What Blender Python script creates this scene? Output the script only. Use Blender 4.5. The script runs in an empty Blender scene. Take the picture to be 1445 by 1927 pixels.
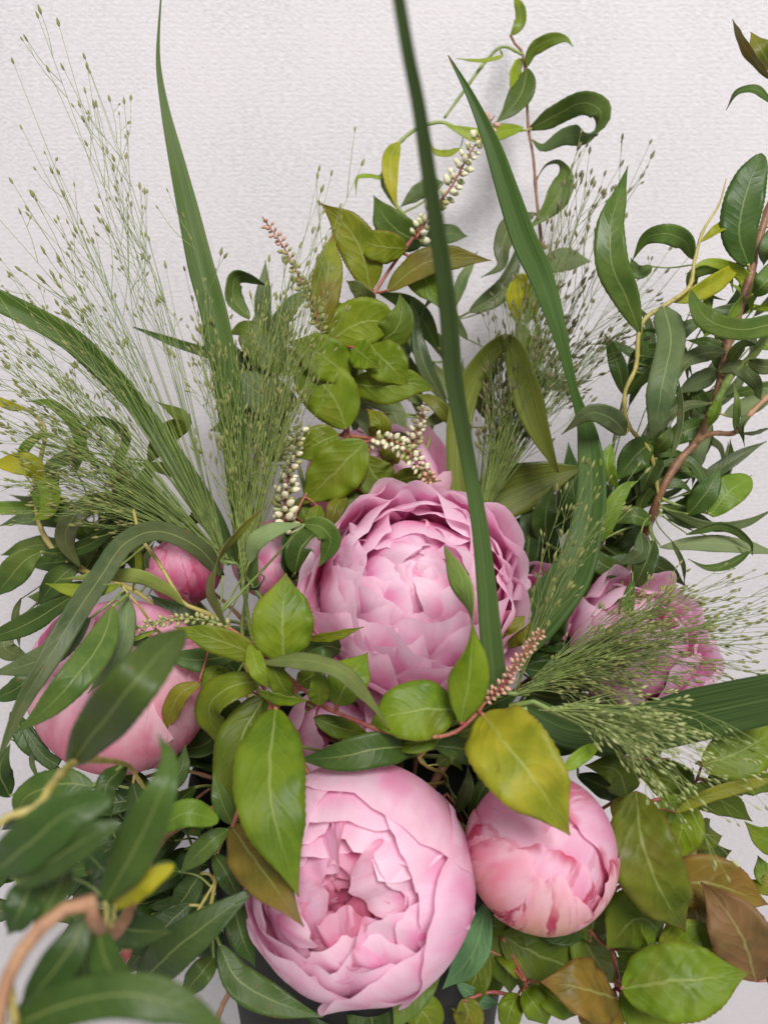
import bpy, math, random
import numpy as np
from mathutils import Vector, Matrix

# ---------------------------------------------------------------- camera, light, exposure
scene = bpy.context.scene
col = scene.collection
PITCH = math.radians(15.0)
HALF = math.tan(math.radians(33.5))
CAM = np.array([0.0, 0.0, 1.2])
FWD = np.array([0.0, math.cos(PITCH), -math.sin(PITCH)])
UP = np.array([0.0, math.sin(PITCH), math.cos(PITCH)])
RIGHT = np.array([1.0, 0.0, 0.0])
WALL_Y = 0.62

cam_data = bpy.data.cameras.new('camera')
cam_data.sensor_fit = 'AUTO'
cam_data.sensor_width = 36.0
cam_data.lens = 18.0 / HALF
cam_data.clip_start = 0.01
cam_data.clip_end = 50.0
cam_data.dof.use_dof = True
cam_data.dof.focus_distance = 0.395
cam_data.dof.aperture_fstop = 8.0
cam = bpy.data.objects.new('camera', cam_data)
cam.location = CAM
cam.rotation_euler = (math.radians(90) - PITCH, 0, 0)
col.objects.link(cam)
scene.camera = cam

world = bpy.data.worlds.new('World')
scene.world = world
world.use_nodes = True
wb = world.node_tree.nodes['Background']
wb.inputs['Color'].default_value = (1.0, 0.98, 0.985, 1)
wb.inputs['Strength'].default_value = 0.50

def area_light(name, loc, target, size, power, color):
    l = bpy.data.lights.new(name, 'AREA')
    l.shape = 'SQUARE'; l.size = size; l.energy = power; l.color = color
    o = bpy.data.objects.new(name, l)
    o.location = loc
    o.rotation_euler = (Vector(target) - Vector(loc)).to_track_quat('-Z', 'Y').to_euler()
    col.objects.link(o)
    return o
area_light('ceiling_lamp', (0.32, -1.05, 2.50), (0.0, 0.5, 1.0), 0.62, 52, (1.0, 0.965, 0.945))

scene.view_settings.view_transform = 'Standard'
scene.view_settings.look = 'None'
scene.view_settings.exposure = 0.0
scene.view_settings.gamma = 1.0
scene.view_settings.use_curve_mapping = False
scene.cycles.max_bounces = 8
scene.cycles.transmission_bounces = 6
scene.cycles.use_denoising = True

# ---------------------------------------------------------------- helpers
K = HALF / 963.5
def P(x, y, d):
    """a point at depth d metres along the view axis, seen at photo position x, y"""
    return CAM + d * (FWD + RIGHT * ((x - 722.5) * K) + UP * ((963.5 - y) * K))
def px(n, d):
    return n * K * d

def link(o, parent=None):
    col.objects.link(o)
    if parent is not None:
        o.parent = parent
    return o
def tag(o, label=None, cat=None, group=None, kind=None):
    if label: o['label'] = label
    if cat: o['category'] = cat
    if group: o['group'] = group
    if kind: o['kind'] = kind
    return o
def thing(name, label, cat, loc, group=None):
    o = bpy.data.objects.new(name, None)
    o.empty_display_size = 0.01
    o.location = Vector(loc)
    link(o)
    return tag(o, label, cat, group)
def mesh(name, verts, faces, mats, parent=None, uv=None, matidx=None, origin=None, color=None, smooth=True):
    me = bpy.data.meshes.new(name)
    v = np.asarray(verts, dtype=float)
    if origin is not None:
        v = v - np.asarray(origin)
    me.from_pydata(v.tolist(), [], faces)
    for m in (mats if isinstance(mats, (list, tuple)) else [mats]):
        me.materials.append(m)
    if matidx is not None:
        me.polygons.foreach_set('material_index', np.asarray(matidx, dtype=np.int32))
    if smooth:
        me.polygons.foreach_set('use_smooth', np.ones(len(me.polygons), dtype=bool))
    if uv is not None:
        lay = me.uv_layers.new(name='uv')
        li = np.empty(len(me.loops), dtype=np.int32)
        me.loops.foreach_get('vertex_index', li)
        lay.data.foreach_set('uv', np.asarray(uv, dtype=np.float32)[li].ravel())
    me.update()
    o = bpy.data.objects.new(name, me)
    if color is not None:
        o.color = color
    link(o, parent)
    return o

def unit(v):
    n = np.linalg.norm(v, axis=-1, keepdims=True)
    return v / np.maximum(n, 1e-9)

def spline(pts, n):
    """Catmull-Rom through the points, resampled evenly by arc length"""
    p = np.asarray(pts, dtype=float)
    if len(p) == 2:
        p = np.array([p[0], (p[0] + p[1]) / 2, p[1]])
    e = np.vstack([2 * p[0] - p[1], p, 2 * p[-1] - p[-2]])
    out = []
    m = max(8, int(40 / (len(p) - 1)) + 2)
    for i in range(len(p) - 1):
        t = np.linspace(0, 1, m, endpoint=(i == len(p) - 2))[:, None]
        a, b, c, d = e[i], e[i + 1], e[i + 2], e[i + 3]
        out.append(0.5 * ((2 * b) + (c - a) * t + (2 * a - 5 * b + 4 * c - d) * t * t + (3 * b - a - 3 * c + d) * t ** 3))
    q = np.vstack(out)
    s = np.concatenate([[0], np.cumsum(np.linalg.norm(np.diff(q, axis=0), axis=1))])
    u = np.linspace(0, s[-1], n)
    return np.stack([np.interp(u, s, q[:, k]) for k in range(q.shape[1])], axis=1)

def tube_arrays(pts, radii, sides=6, cap=True):
    p = np.asarray(pts, dtype=float)
    n = len(p)
    r = np.interp(np.linspace(0, 1, n), np.linspace(0, 1, len(radii)), radii) if not np.isscalar(radii) else np.full(n, radii)
    t = unit(np.gradient(p, axis=0))
    ref = np.array([0.31, -0.9, 0.27])
    a = unit(np.cross(t, ref)); b = np.cross(t, a)
    ang = np.linspace(0, 2 * math.pi, sides, endpoint=False)
    v = (p[:, None, :] + r[:, None, None] * (np.cos(ang)[None, :, None] * a[:, None, :] + np.sin(ang)[None, :, None] * b[:, None, :])).reshape(-1, 3)
    f = []
    for i in range(n - 1):
        for k in range(sides):
            k2 = (k + 1) % sides
            f.append((i * sides + k, i * sides + k2, (i + 1) * sides + k2, (i + 1) * sides + k))
    if cap:
        f.append(tuple(range(sides - 1, -1, -1)))
        f.append(tuple((n - 1) * sides + k for k in range(sides)))
    uv = np.stack([np.tile(ang / 6.283, n), np.repeat(np.linspace(0, 1, n), sides)], axis=1)
    return v, f, uv

# ---------------------------------------------------------------- materials
class NT:
    def __init__(self, name):
        self.m = bpy.data.materials.new(name); self.m.use_nodes = True
        self.t = self.m.node_tree
        self.b = self.t.nodes['Principled BSDF']; self.out = self.t.nodes['Material Output']
    def n(self, kind, **kw):
        x = self.t.nodes.new(kind)
        for k, v in kw.items(): setattr(x, k, v)
        return x
    def l(self, a, b): self.t.links.new(a, b)
    def put(self, v, sock):
        if hasattr(v, 'links'): self.l(v, sock)
        else: sock.default_value = v
    def math(self, op, a, b=0.0, c=0.0, clamp=False):
        x = self.n('ShaderNodeMath', operation=op); x.use_clamp = clamp
        self.put(a, x.inputs[0]); self.put(b, x.inputs[1]); self.put(c, x.inputs[2])
        return x.outputs[0]
    def mix(self, f, a, b, blend='MIX'):
        x = self.n('ShaderNodeMix', data_type='RGBA', blend_type=blend)
        self.put(f, x.inputs[0])
        self.put(a if hasattr(a, 'links') else (*a, 1) if len(a) == 3 else a, x.inputs[6])
        self.put(b if hasattr(b, 'links') else (*b, 1) if len(b) == 3 else b, x.inputs[7])
        return x.outputs[2]
    def ramp(self, v, lo, hi, a=0.0, b=1.0):
        x = self.n('ShaderNodeMapRange', interpolation_type='SMOOTHSTEP')
        self.put(v, x.inputs[0]); x.inputs[1].default_value = lo; x.inputs[2].default_value = hi
        x.inputs[3].default_value = a; x.inputs[4].default_value = b
        return x.outputs[0]
    def noise(self, vec, scale, detail=3, rough=0.55):
        x = self.n('ShaderNodeTexNoise')
        if vec is not None: self.l(vec, x.inputs['Vector'])
        x.inputs['Scale'].default_value = scale; x.inputs['Detail'].default_value = detail; x.inputs['Roughness'].default_value = rough
        return x.outputs['Fac']
    def vec(self, x, y, z=0.0):
        c = self.n('ShaderNodeCombineXYZ')
        self.put(x, c.inputs[0]); self.put(y, c.inputs[1]); self.put(z, c.inputs[2])
        return c.outputs[0]
    def bump(self, h, strength, dist):
        x = self.n('ShaderNodeBump'); self.l(h, x.inputs['Height'])
        x.inputs['Strength'].default_value = strength; x.inputs['Distance'].default_value = dist
        self.l(x.outputs[0], self.b.inputs['Normal'])
        return x.outputs[0]
    def uv(self):
        s = self.n('ShaderNodeSeparateXYZ'); self.l(self.n('ShaderNodeUVMap', uv_map='uv').outputs[0], s.inputs[0])
        return s.outputs[0], s.outputs[1]
    def translucent(self, color, amount, normal=None):
        tr = self.n('ShaderNodeBsdfTranslucent'); self.put(color, tr.inputs['Color'])
        if normal: self.l(normal, tr.inputs['Normal'])
        mx = self.n('ShaderNodeMixShader'); mx.inputs[0].default_value = amount
        self.l(self.b.outputs[0], mx.inputs[1]); self.l(tr.outputs[0], mx.inputs[2])
        self.l(mx.outputs[0], self.out.inputs['Surface'])

def leaf_material(name, nveins, vein_amt, slant, rough, under=False, relief=0.5):
    k = NT(name)
    u, v = k.uv()
    au = k.math('ABSOLUTE', u)
    info = k.n('ShaderNodeObjectInfo')
    base = info.outputs['Color']
    tc = k.n('ShaderNodeTexCoord').outputs['Object']
    n1 = k.noise(tc, 70, 4)
    n2 = k.noise(tc, 420, 3)
    dark = k.mix(1.0, base, (0.72, 0.80, 0.62), 'MULTIPLY')
    light = k.mix(1.0, base, (1.30, 1.16, 1.0), 'MULTIPLY')
    c = k.mix(k.ramp(n1, 0.33, 0.67), dark, light)
    c = k.mix(k.math('MULTIPLY', k.ramp(k.noise(tc, 22, 2), 0.40, 0.66), 0.5), c, k.mix(1.0, base, (1.35, 1.12, 0.8), 'MULTIPLY'))
    c = k.mix(k.math('MULTIPLY', k.ramp(n2, 0.5, 0.75), 0.22), c, light)
    # side veins
    wob = k.math('MULTIPLY', k.math('SUBTRACT', n1, 0.5), 1.6)
    ph = k.math('ADD', k.math('SUBTRACT', k.math('MULTIPLY', v, nveins), k.math('MULTIPLY', k.math('POWER', au, 1.25), slant)), wob)
    side = k.n('ShaderNodeMath', operation='GREATER_THAN'); k.l(u, side.inputs[0]); side.inputs[1].default_value = 0.0
    ph = k.math('ADD', ph, k.math('MULTIPLY', side.outputs[0], 0.43))
    tri = k.math('ABSOLUTE', k.math('SUBTRACT', k.math('FRACT', ph), 0.5))      # 0 on the vein
    vein = k.math('MULTIPLY', k.ramp(tri, 0.0, 0.07, 1.0, 0.0), k.ramp(au, 0.35, 1.0, 1.0, 0.0))
    urib = k.math('ABSOLUTE', k.math('ADD', u, k.math('MULTIPLY', k.math('SUBTRACT', k.noise(k.vec(k.math('MULTIPLY', v, 6.0), k.math('MULTIPLY', info.outputs['Random'], 50.0)), 1.0, 2), 0.5), 0.16)))
    rib = k.ramp(k.math('ADD', urib, k.math('MULTIPLY', v, 0.035)), 0.030, 0.085, 1.0, 0.0)
    veincol = k.mix(0.55, base, (0.42, 0.48, 0.16))
    c = k.mix(k.math('MULTIPLY', vein, vein_amt), c, veincol)
    c = k.mix(k.math('MULTIPLY', k.math('MULTIPLY', rib, k.ramp(v, 0.55, 1.0, 1.0, 0.35)), 0.62 if not under else 0.5), c, veincol)
    # reddish-bronze margin and tip, amount carried by each leaf
    a = info.outputs['Alpha']
    edge = k.math('MAXIMUM', k.ramp(au, 0.90, 1.0), k.math('MULTIPLY', k.ramp(v, 0.86, 1.0), 1.0))
    patch = k.math('MULTIPLY', k.ramp(k.noise(tc, 28, 2), 0.52, 0.78), 0.75)
    red = k.math('MULTIPLY', k.math('MAXIMUM', edge, patch), a, clamp=True)
    c = k.mix(k.math('MULTIPLY', red, 0.85), c, (0.20, 0.055, 0.035))
    # a few small brown blemishes
    spots = k.math('MAXIMUM', k.ramp(k.noise(tc, 160, 2), 0.70, 0.76), k.math('MULTIPLY', k.ramp(k.noise(tc, 700, 2), 0.70, 0.76), 0.8))
    c = k.mix(k.math('MULTIPLY', spots, 0.6), c, (0.16, 0.09, 0.03))
    if under:
        c = k.mix(0.30, c, (0.24, 0.33, 0.17))
    k.l(c, k.b.inputs['Base Color'])
    k.b.inputs['Roughness'].default_value = rough
    k.l(k.ramp(n1, 0.3, 0.7, rough - 0.07, rough + 0.10), k.b.inputs['Roughness'])
    k.b.inputs['Specular IOR Level'].default_value = 0.30 if not under else 0.20
    h = k.math('ADD', k.math('MULTIPLY', k.ramp(tri, 0.0, 0.30), k.ramp(au, 0.1, 0.95, 1.0, 0.3)), k.math('MULTIPLY', n2, 0.35))
    h = k.math('ADD', h, k.math('MULTIPLY', rib, 0.9 if under else -0.9))
    nb = k.bump(h, relief if not under else relief * 0.7, 0.0006)
    k.translucent(k.mix(1.0, c, (1.25, 1.25, 0.6), 'MULTIPLY'), 0.26, nb)
    return k.m

def blade_material(name):
    k = NT(name)
    u, v = k.uv()
    au = k.math('ABSOLUTE', u)
    base = k.n('ShaderNodeObjectInfo').outputs['Color']
    tc = k.n('ShaderNodeTexCoord').outputs['Object']
    st = k.noise(k.vec(k.math('MULTIPLY', u, 9.0), k.math('MULTIPLY', v, 1.4)), 1.6, 4, 0.7)
    n1 = k.noise(tc, 60, 3)
    c = k.mix(k.ramp(st, 0.35, 0.68), k.mix(1.0, base, (0.60, 0.68, 0.6), 'MULTIPLY'), k.mix(1.0, base, (1.50, 1.32, 1.15), 'MULTIPLY'))
    c = k.mix(k.math('MULTIPLY', k.ramp(n1, 0.45, 0.75), 0.35), c, k.mix(1.0, base, (1.3, 1.2, 1.05), 'MULTIPLY'))
    rib = k.ramp(au, 0.015, 0.06, 1.0, 0.0)
    c = k.mix(k.math('MULTIPLY', rib, 0.22), c, (0.22, 0.32, 0.10))
    c = k.mix(k.math('MULTIPLY', k.ramp(v, 0.975, 1.0), 0.7), c, (0.20, 0.12, 0.05))
    k.l(c, k.b.inputs['Base Color'])
    k.b.inputs['Roughness'].default_value = 0.42
    k.b.inputs['Specular IOR Level'].default_value = 0.25
    h = k.math('ADD', k.math('MULTIPLY', k.math('SINE', k.math('MULTIPLY', u, 60.0)), 0.5), k.math('MULTIPLY', st, 1.5))
    nb = k.bump(h, 0.22, 0.00025)
    k.translucent(k.mix(1.0, c, (1.2, 1.25, 0.6), 'MULTIPLY'), 0.22, nb)
    return k.m

def stem_material(name, c1, c2, rough=0.5, scale=90):
    k = NT(name)
    tc = k.n('ShaderNodeTexCoord').outputs['Object']
    n = k.noise(tc, scale, 4)
    cc = k.mix(k.ramp(n, 0.35, 0.65), c1, c2)
    cc = k.mix(k.math('MULTIPLY', k.ramp(k.noise(tc, scale * 5, 2), 0.60, 0.72), 0.6), cc, tuple(0.45 * q for q in c1))
    k.l(cc, k.b.inputs['Base Color'])
    k.b.inputs['Roughness'].default_value = rough
    k.bump(k.math('ADD', k.noise(tc, scale * 7, 3), k.noise(tc, scale * 2.5, 3)), 0.6, 0.0006)
    return k.m

def petal_material(name):
    k = NT(name)
    u, v = k.uv()
    au = k.math('ABSOLUTE', u)
    info = k.n('ShaderNodeObjectInfo')
    base = info.outputs['Color']; outer = info.outputs['Alpha']
    crimson = k.math('DIVIDE', info.outputs['Object Index'], 100.0)
    seed = k.math('MULTIPLY', info.outputs['Random'], 37.0)
    streak = k.noise(k.vec(k.math('MULTIPLY', u, 14.0), k.math('MULTIPLY', v, 1.1), seed), 1.5, 5, 0.65)
    wob = k.math('MULTIPLY', k.math('SUBTRACT', k.noise(k.vec(u, k.math('MULTIPLY', v, 3.0), seed), 2.2, 2), 0.5), 0.30)
    flame = k.noise(k.vec(k.math('MULTIPLY', k.math('ADD', u, wob), 3.6), k.math('MULTIPLY', v, 0.55), seed), 1.6, 4, 0.6)
    blot = k.noise(k.vec(k.math('MULTIPLY', u, 1.6), k.math('MULTIPLY', v, 2.0), seed), 1.6, 3)
    pale = k.mix(0.72, base, (0.95, 0.86, 0.90))
    deep = k.mix(1.0, base, (0.97, 0.66, 0.79), 'MULTIPLY')
    c = k.mix(k.ramp(blot, 0.38, 0.66), deep, base)
    # paler towards the free margin, with an irregular border
    mg = k.math('MAXIMUM', k.math('POWER', au, 3.0), k.math('POWER', v, 2.2))
    mg = k.math('ADD', mg, k.math('MULTIPLY', k.math('SUBTRACT', blot, 0.5), 0.9))
    c = k.mix(k.math('MULTIPLY', k.ramp(mg, 0.38, 0.95), k.math('SUBTRACT', 0.9, k.math('MULTIPLY', crimson, k.math('SUBTRACT', 0.75, k.math('MULTIPLY', outer, 0.6))))), c, pale)
    c = k.mix(k.math('MULTIPLY', k.ramp(streak, 0.40, 0.75), 0.20), c, deep)
    # claw of the petal: magenta inside, cream on guard petals
    claw = k.ramp(k.math('ADD', k.math('SUBTRACT', v, k.math('MULTIPLY', outer, 0.33)), k.math('MULTIPLY', k.math('SUBTRACT', streak, 0.5), 0.45)), 0.14, 0.66, 1.0, 0.0)
    clawcol = k.mix(outer, (0.72, 0.14, 0.34), (0.80, 0.57, 0.31))
    c = k.mix(k.math('MULTIPLY', claw, k.math('ADD', 0.34, k.math('MULTIPLY', outer, 0.58))), c, clawcol)
    # crimson / brownish flames near the margin where a petal carries them
    fl = k.math('MULTIPLY', k.ramp(flame, 0.50, 0.60), k.ramp(k.math('ADD', k.math('POWER', au, 1.5), k.math('MULTIPLY', blot, 0.9)), 0.42, 0.78))
    edge = k.math('MAXIMUM', k.ramp(au, 0.92, 1.0), k.ramp(v, 0.93, 1.0))
    fl = k.math('MULTIPLY', k.math('MAXIMUM', fl, k.math('MULTIPLY', edge, k.ramp(blot, 0.45, 0.6))), crimson, clamp=True)
    c = k.mix(fl, c, k.mix(k.ramp(v, 0.25, 0.6), (0.52, 0.22, 0.10), (0.58, 0.05, 0.14)))
    k.l(c, k.b.inputs['Base Color'])
    k.b.inputs['Roughness'].default_value = 0.5
    k.b.inputs['Specular IOR Level'].default_value = 0.32
    k.b.inputs['Sheen Weight'].default_value = 0.12
    h = k.math('ADD', streak, k.math('MULTIPLY', blot, 2.2))
    nb = k.bump(h, 0.32, 0.0009)
    k.translucent(k.mix(1.0, c, (1.0, 0.86, 0.92), 'MULTIPLY'), 0.50, nb)
    return k.m

def plain(name, color, rough=0.5, spec=0.5, trans=0.0):
    k = NT(name)
    tc = k.n('ShaderNodeTexCoord').outputs['Object']
    n = k.noise(tc, 150, 3)
    c = k.mix(k.ramp(n, 0.3, 0.7), tuple(0.8 * x for x in color), tuple(min(1, 1.2 * x) for x in color))
    k.l(c, k.b.inputs['Base Color']); k.b.inputs['Roughness'].default_value = rough
    k.b.inputs['Specular IOR Level'].default_value = spec
    if trans: k.translucent(c, trans)
    return k.m

def wall_material():
    k = NT('woven_wallpaper')
    s = k.n('ShaderNodeSeparateXYZ'); k.l(k.n('ShaderNodeTexCoord').outputs['Object'], s.inputs[0])
    x, z = s.outputs[0], s.outputs[2]
    w1 = k.math('SUBTRACT', k.noise(k.vec(x, z), 130, 3), 0.5)
    w2 = k.math('SUBTRACT', k.noise(k.vec(z, x), 190, 3), 0.5)
    w3 = k.math('SUBTRACT', k.noise(k.vec(x, z), 18, 2), 0.5)
    zz = k.math('ADD', z, k.math('ADD', k.math('MULTIPLY', w1, 0.0034), k.math('MULTIPLY', w3, 0.004)))
    xx = k.math('ADD', x, k.math('ADD', k.math('MULTIPLY', w2, 0.0060), k.math('MULTIPLY', w3, 0.005)))
    rows = k.math('MULTIPLY', zz, 2 * math.pi / 0.0036)
    cols = k.math('MULTIPLY', xx, 2 * math.pi / 0.0058)
    weave = k.math('MULTIPLY', k.math('SINE', rows), k.math('SINE', cols))
    rowh = k.math('SINE', rows)
    slub = k.noise(k.vec(k.math('MULTIPLY', x, 330.0), k.math('MULTIPLY', z, 760.0)), 0.5, 4, 0.7)
    lump = k.noise(k.vec(x, z), 420, 3, 0.6)
    grain = k.noise(k.vec(x, z), 1500, 3, 0.7)
    patch = k.noise(k.vec(x, z), 60, 3)
    thread = k.noise(k.vec(k.math('MULTIPLY', xx, 420.0), k.math('MULTIPLY', zz, 1350.0)), 0.5, 3, 0.6)
    cross = k.noise(k.vec(k.math('MULTIPLY', xx, 1400.0), k.math('MULTIPLY', zz, 520.0)), 0.5, 3, 0.6)
    h = k.math('ADD', k.math('MULTIPLY', weave, k.ramp(patch, 0.35, 0.65, 0.05, 0.35)), k.math('MULTIPLY', rowh, 0.16))
    h = k.math('ADD', h, k.math('MULTIPLY', thread, 1.6))
    h = k.math('ADD', h, k.math('MULTIPLY', cross, 1.4))
    h = k.math('ADD', h, k.math('MULTIPLY', grain, 0.9))
    c = k.mix(k.ramp(thread, 0.32, 0.66), (0.512, 0.496, 0.508), (0.622, 0.612, 0.632))
    c = k.mix(k.math('MULTIPLY', k.ramp(cross, 0.55, 0.75), 0.35), c, (0.51, 0.485, 0.488))
    c = k.mix(k.math('MULTIPLY', k.ramp(k.noise(k.vec(x, z), 9, 3), 0.35, 0.65), 0.45), c, (0.638, 0.598, 0.622))
    c = k.mix(k.math('MULTIPLY', k.ramp(grain, 0.62, 0.78), 0.40), c, (0.38, 0.345, 0.33))
    speck = k.noise(k.vec(k.math('MULTIPLY', x, 0.6), k.math('MULTIPLY', z, 1.5)), 520, 3, 0.6)
    c = k.mix(k.math('MULTIPLY', k.ramp(speck, 0.58, 0.70), 0.42), c, (0.42, 0.375, 0.355))
    k.l(c, k.b.inputs['Base Color']); k.b.inputs['Roughness'].default_value = 0.85
    k.b.inputs['Specular IOR Level'].default_value = 0.2
    k.bump(h, 0.5, 0.00045)
    return k.m

M_WILLOW = leaf_material('willow_leaf_upper', 16, 0.09, 1.5, 0.43, relief=0.16)
M_WILLOW_U = leaf_material('willow_leaf_underside', 16, 0.06, 1.5, 0.62, under=True, relief=0.15)
M_SPRIG = leaf_material('sprig_leaf_upper', 7, 0.16, 2.2, 0.50, relief=0.32)
M_SPRIG_U = leaf_material('sprig_leaf_underside', 7, 0.2, 2.2, 0.62, under=True, relief=0.35)
M_BLADE = blade_material('grass_blade_surface')
M_BARK = stem_material('willow_bark', (0.16, 0.065, 0.035), (0.24, 0.13, 0.06), 0.5)
M_BARKGREY = stem_material('willow_bark_grey', (0.13, 0.085, 0.06), (0.24, 0.17, 0.12), 0.6)
M_GOLD = stem_material('young_willow_bark', (0.30, 0.26, 0.06), (0.42, 0.34, 0.11), 0.45)
M_GREENSTEM = stem_material('green_stem', (0.13, 0.20, 0.04), (0.22, 0.28, 0.07), 0.45)
M_REDSTEM = stem_material('red_stem', (0.27, 0.055, 0.05), (0.34, 0.13, 0.07), 0.45)
M_TAN = stem_material('tan_bark', (0.30, 0.15, 0.08), (0.38, 0.22, 0.12), 0.6)
M_PETAL = petal_material('peony_petal')
M_STRAND = plain('grass_strand', (0.17, 0.235, 0.052), 0.5)
M_STRAND_PALE = plain('grass_strand_pale', (0.21, 0.275, 0.065), 0.5)
M_SEED = plain('grass_seed', (0.22, 0.235, 0.070), 0.55, 0.4, 0.15)
M_SEED_DARK = plain('grass_seed_dark', (0.17, 0.16, 0.07), 0.55, 0.4, 0.15)
M_SEED_PALE = plain('grass_seed_pale', (0.36, 0.40, 0.16), 0.55, 0.4, 0.2)

def bud_material(name, white, base):
    k = NT(name)
    u, v = k.uv()
    tc = k.n('ShaderNodeTexCoord').outputs['Object']
    c = k.mix(k.ramp(k.math('ADD', v, k.math('MULTIPLY', k.math('SUBTRACT', k.noise(tc, 500, 2), 0.5), 0.3)), 0.22, 0.48), base, white)
    k.l(c, k.b.inputs['Base Color']); k.b.inputs['Roughness'].default_value = 0.45
    k.translucent(c, 0.18)
    return k.m
M_BUD_WHITE = bud_material('flower_bud_cream', (0.78, 0.74, 0.52), (0.30, 0.36, 0.12))
M_BUD_PINK = bud_material('flower_bud_pink', (0.62, 0.36, 0.26), (0.42, 0.28, 0.16))
M_BUD_GREEN = bud_material('flower_bud_green', (0.42, 0.40, 0.17), (0.25, 0.27, 0.08))

# ---------------------------------------------------------------- structure: wall, table
def build_setting():
    x0, x1, z0, z1 = -1.6, 1.6, 0.0, 2.6
    v = [(x0, WALL_Y, z0), (x1, WALL_Y, z0), (x1, WALL_Y, z1), (x0, WALL_Y, z1),
         (x0, WALL_Y + .1, z0), (x1, WALL_Y + .1, z0), (x1, WALL_Y + .1, z1), (x0, WALL_Y + .1, z1)]
    f = [(0, 1, 2, 3), (5, 4, 7, 6), (4, 0, 3, 7), (1, 5, 6, 2), (3, 2, 6, 7), (4, 5, 1, 0)]
    tag(mesh('wall', v, f, wall_material(), smooth=False), kind='structure')
    y0, y1, z0, z1 = 0.02, WALL_Y - 0.003, 0.40, 0.435
    v = [(-.8, y0, z0), (.8, y0, z0), (.8, y1, z0), (-.8, y1, z0), (-.8, y0, z1), (.8, y0, z1), (.8, y1, z1), (-.8, y1, z1)]
    f = [(3, 2, 1, 0), (4, 5, 6, 7), (0, 1, 5, 4), (1, 2, 6, 5), (2, 3, 7, 6), (3, 0, 4, 7)]
    tag(mesh('table', v, f, plain('table_white', (0.66, 0.63, 0.62), 0.5), smooth=False), kind='structure')
build_setting()

# ---------------------------------------------------------------- generic leaf
rng = random.Random(7)
COL = {  # real leaf colours (linear), last value = how much bronze red the leaf carries
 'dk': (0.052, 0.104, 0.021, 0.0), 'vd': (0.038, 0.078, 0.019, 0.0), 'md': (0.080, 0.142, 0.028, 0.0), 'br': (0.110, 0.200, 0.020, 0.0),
 'gg': (0.090, 0.132, 0.058, 0.0), 'pg': (0.155, 0.215, 0.100, 0.0), 'tl': (0.085, 0.19, 0.105, 0.0),
 'li': (0.20, 0.28, 0.022, 0.0), 'ye': (0.31, 0.33, 0.016, 0.0),
 'sp': (0.125, 0.205, 0.009, 0.35), 'sd': (0.080, 0.135, 0.010, 0.25), 'sr': (0.150, 0.185, 0.010, 0.9), 'so': (0.145, 0.165, 0.014, 0.55),
 'sb': (0.165, 0.125, 0.020, 0.65), 'sk': (0.190, 0.120, 0.048, 0.55), 'sy': (0.225, 0.260, 0.016, 0.35), 'ol': (0.130, 0.165, 0.026, 0.0),
}
def prof(kind, t):
    if kind == 'w':      # lanceolate
        w = np.sin(math.pi * np.clip(t, 0, 1) ** 0.78) ** 0.95
        w = w * (1 - 0.30 * np.clip((t - 0.72) / 0.28, 0, 1))
    elif kind == 's':    # ovate with a drawn-out tip
        w = np.sin(math.pi * np.clip(t, 0, 1) ** 0.80) ** 0.80
        w = w * (1 - 0.55 * np.clip((t - 0.70) / 0.3, 0, 1) ** 1.1)
    elif kind == 'o':    # long ribbon
        w = np.clip(t / 0.10, 0.1, 1) ** 0.6 * np.clip((1 - t) / 0.30, 0, 1) ** 0.75
    else:                # blunt
        w = np.sin(math.pi * np.clip(0.02 + 0.98 * t, 0, 1) ** 1.05) ** 0.55
    return w

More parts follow.
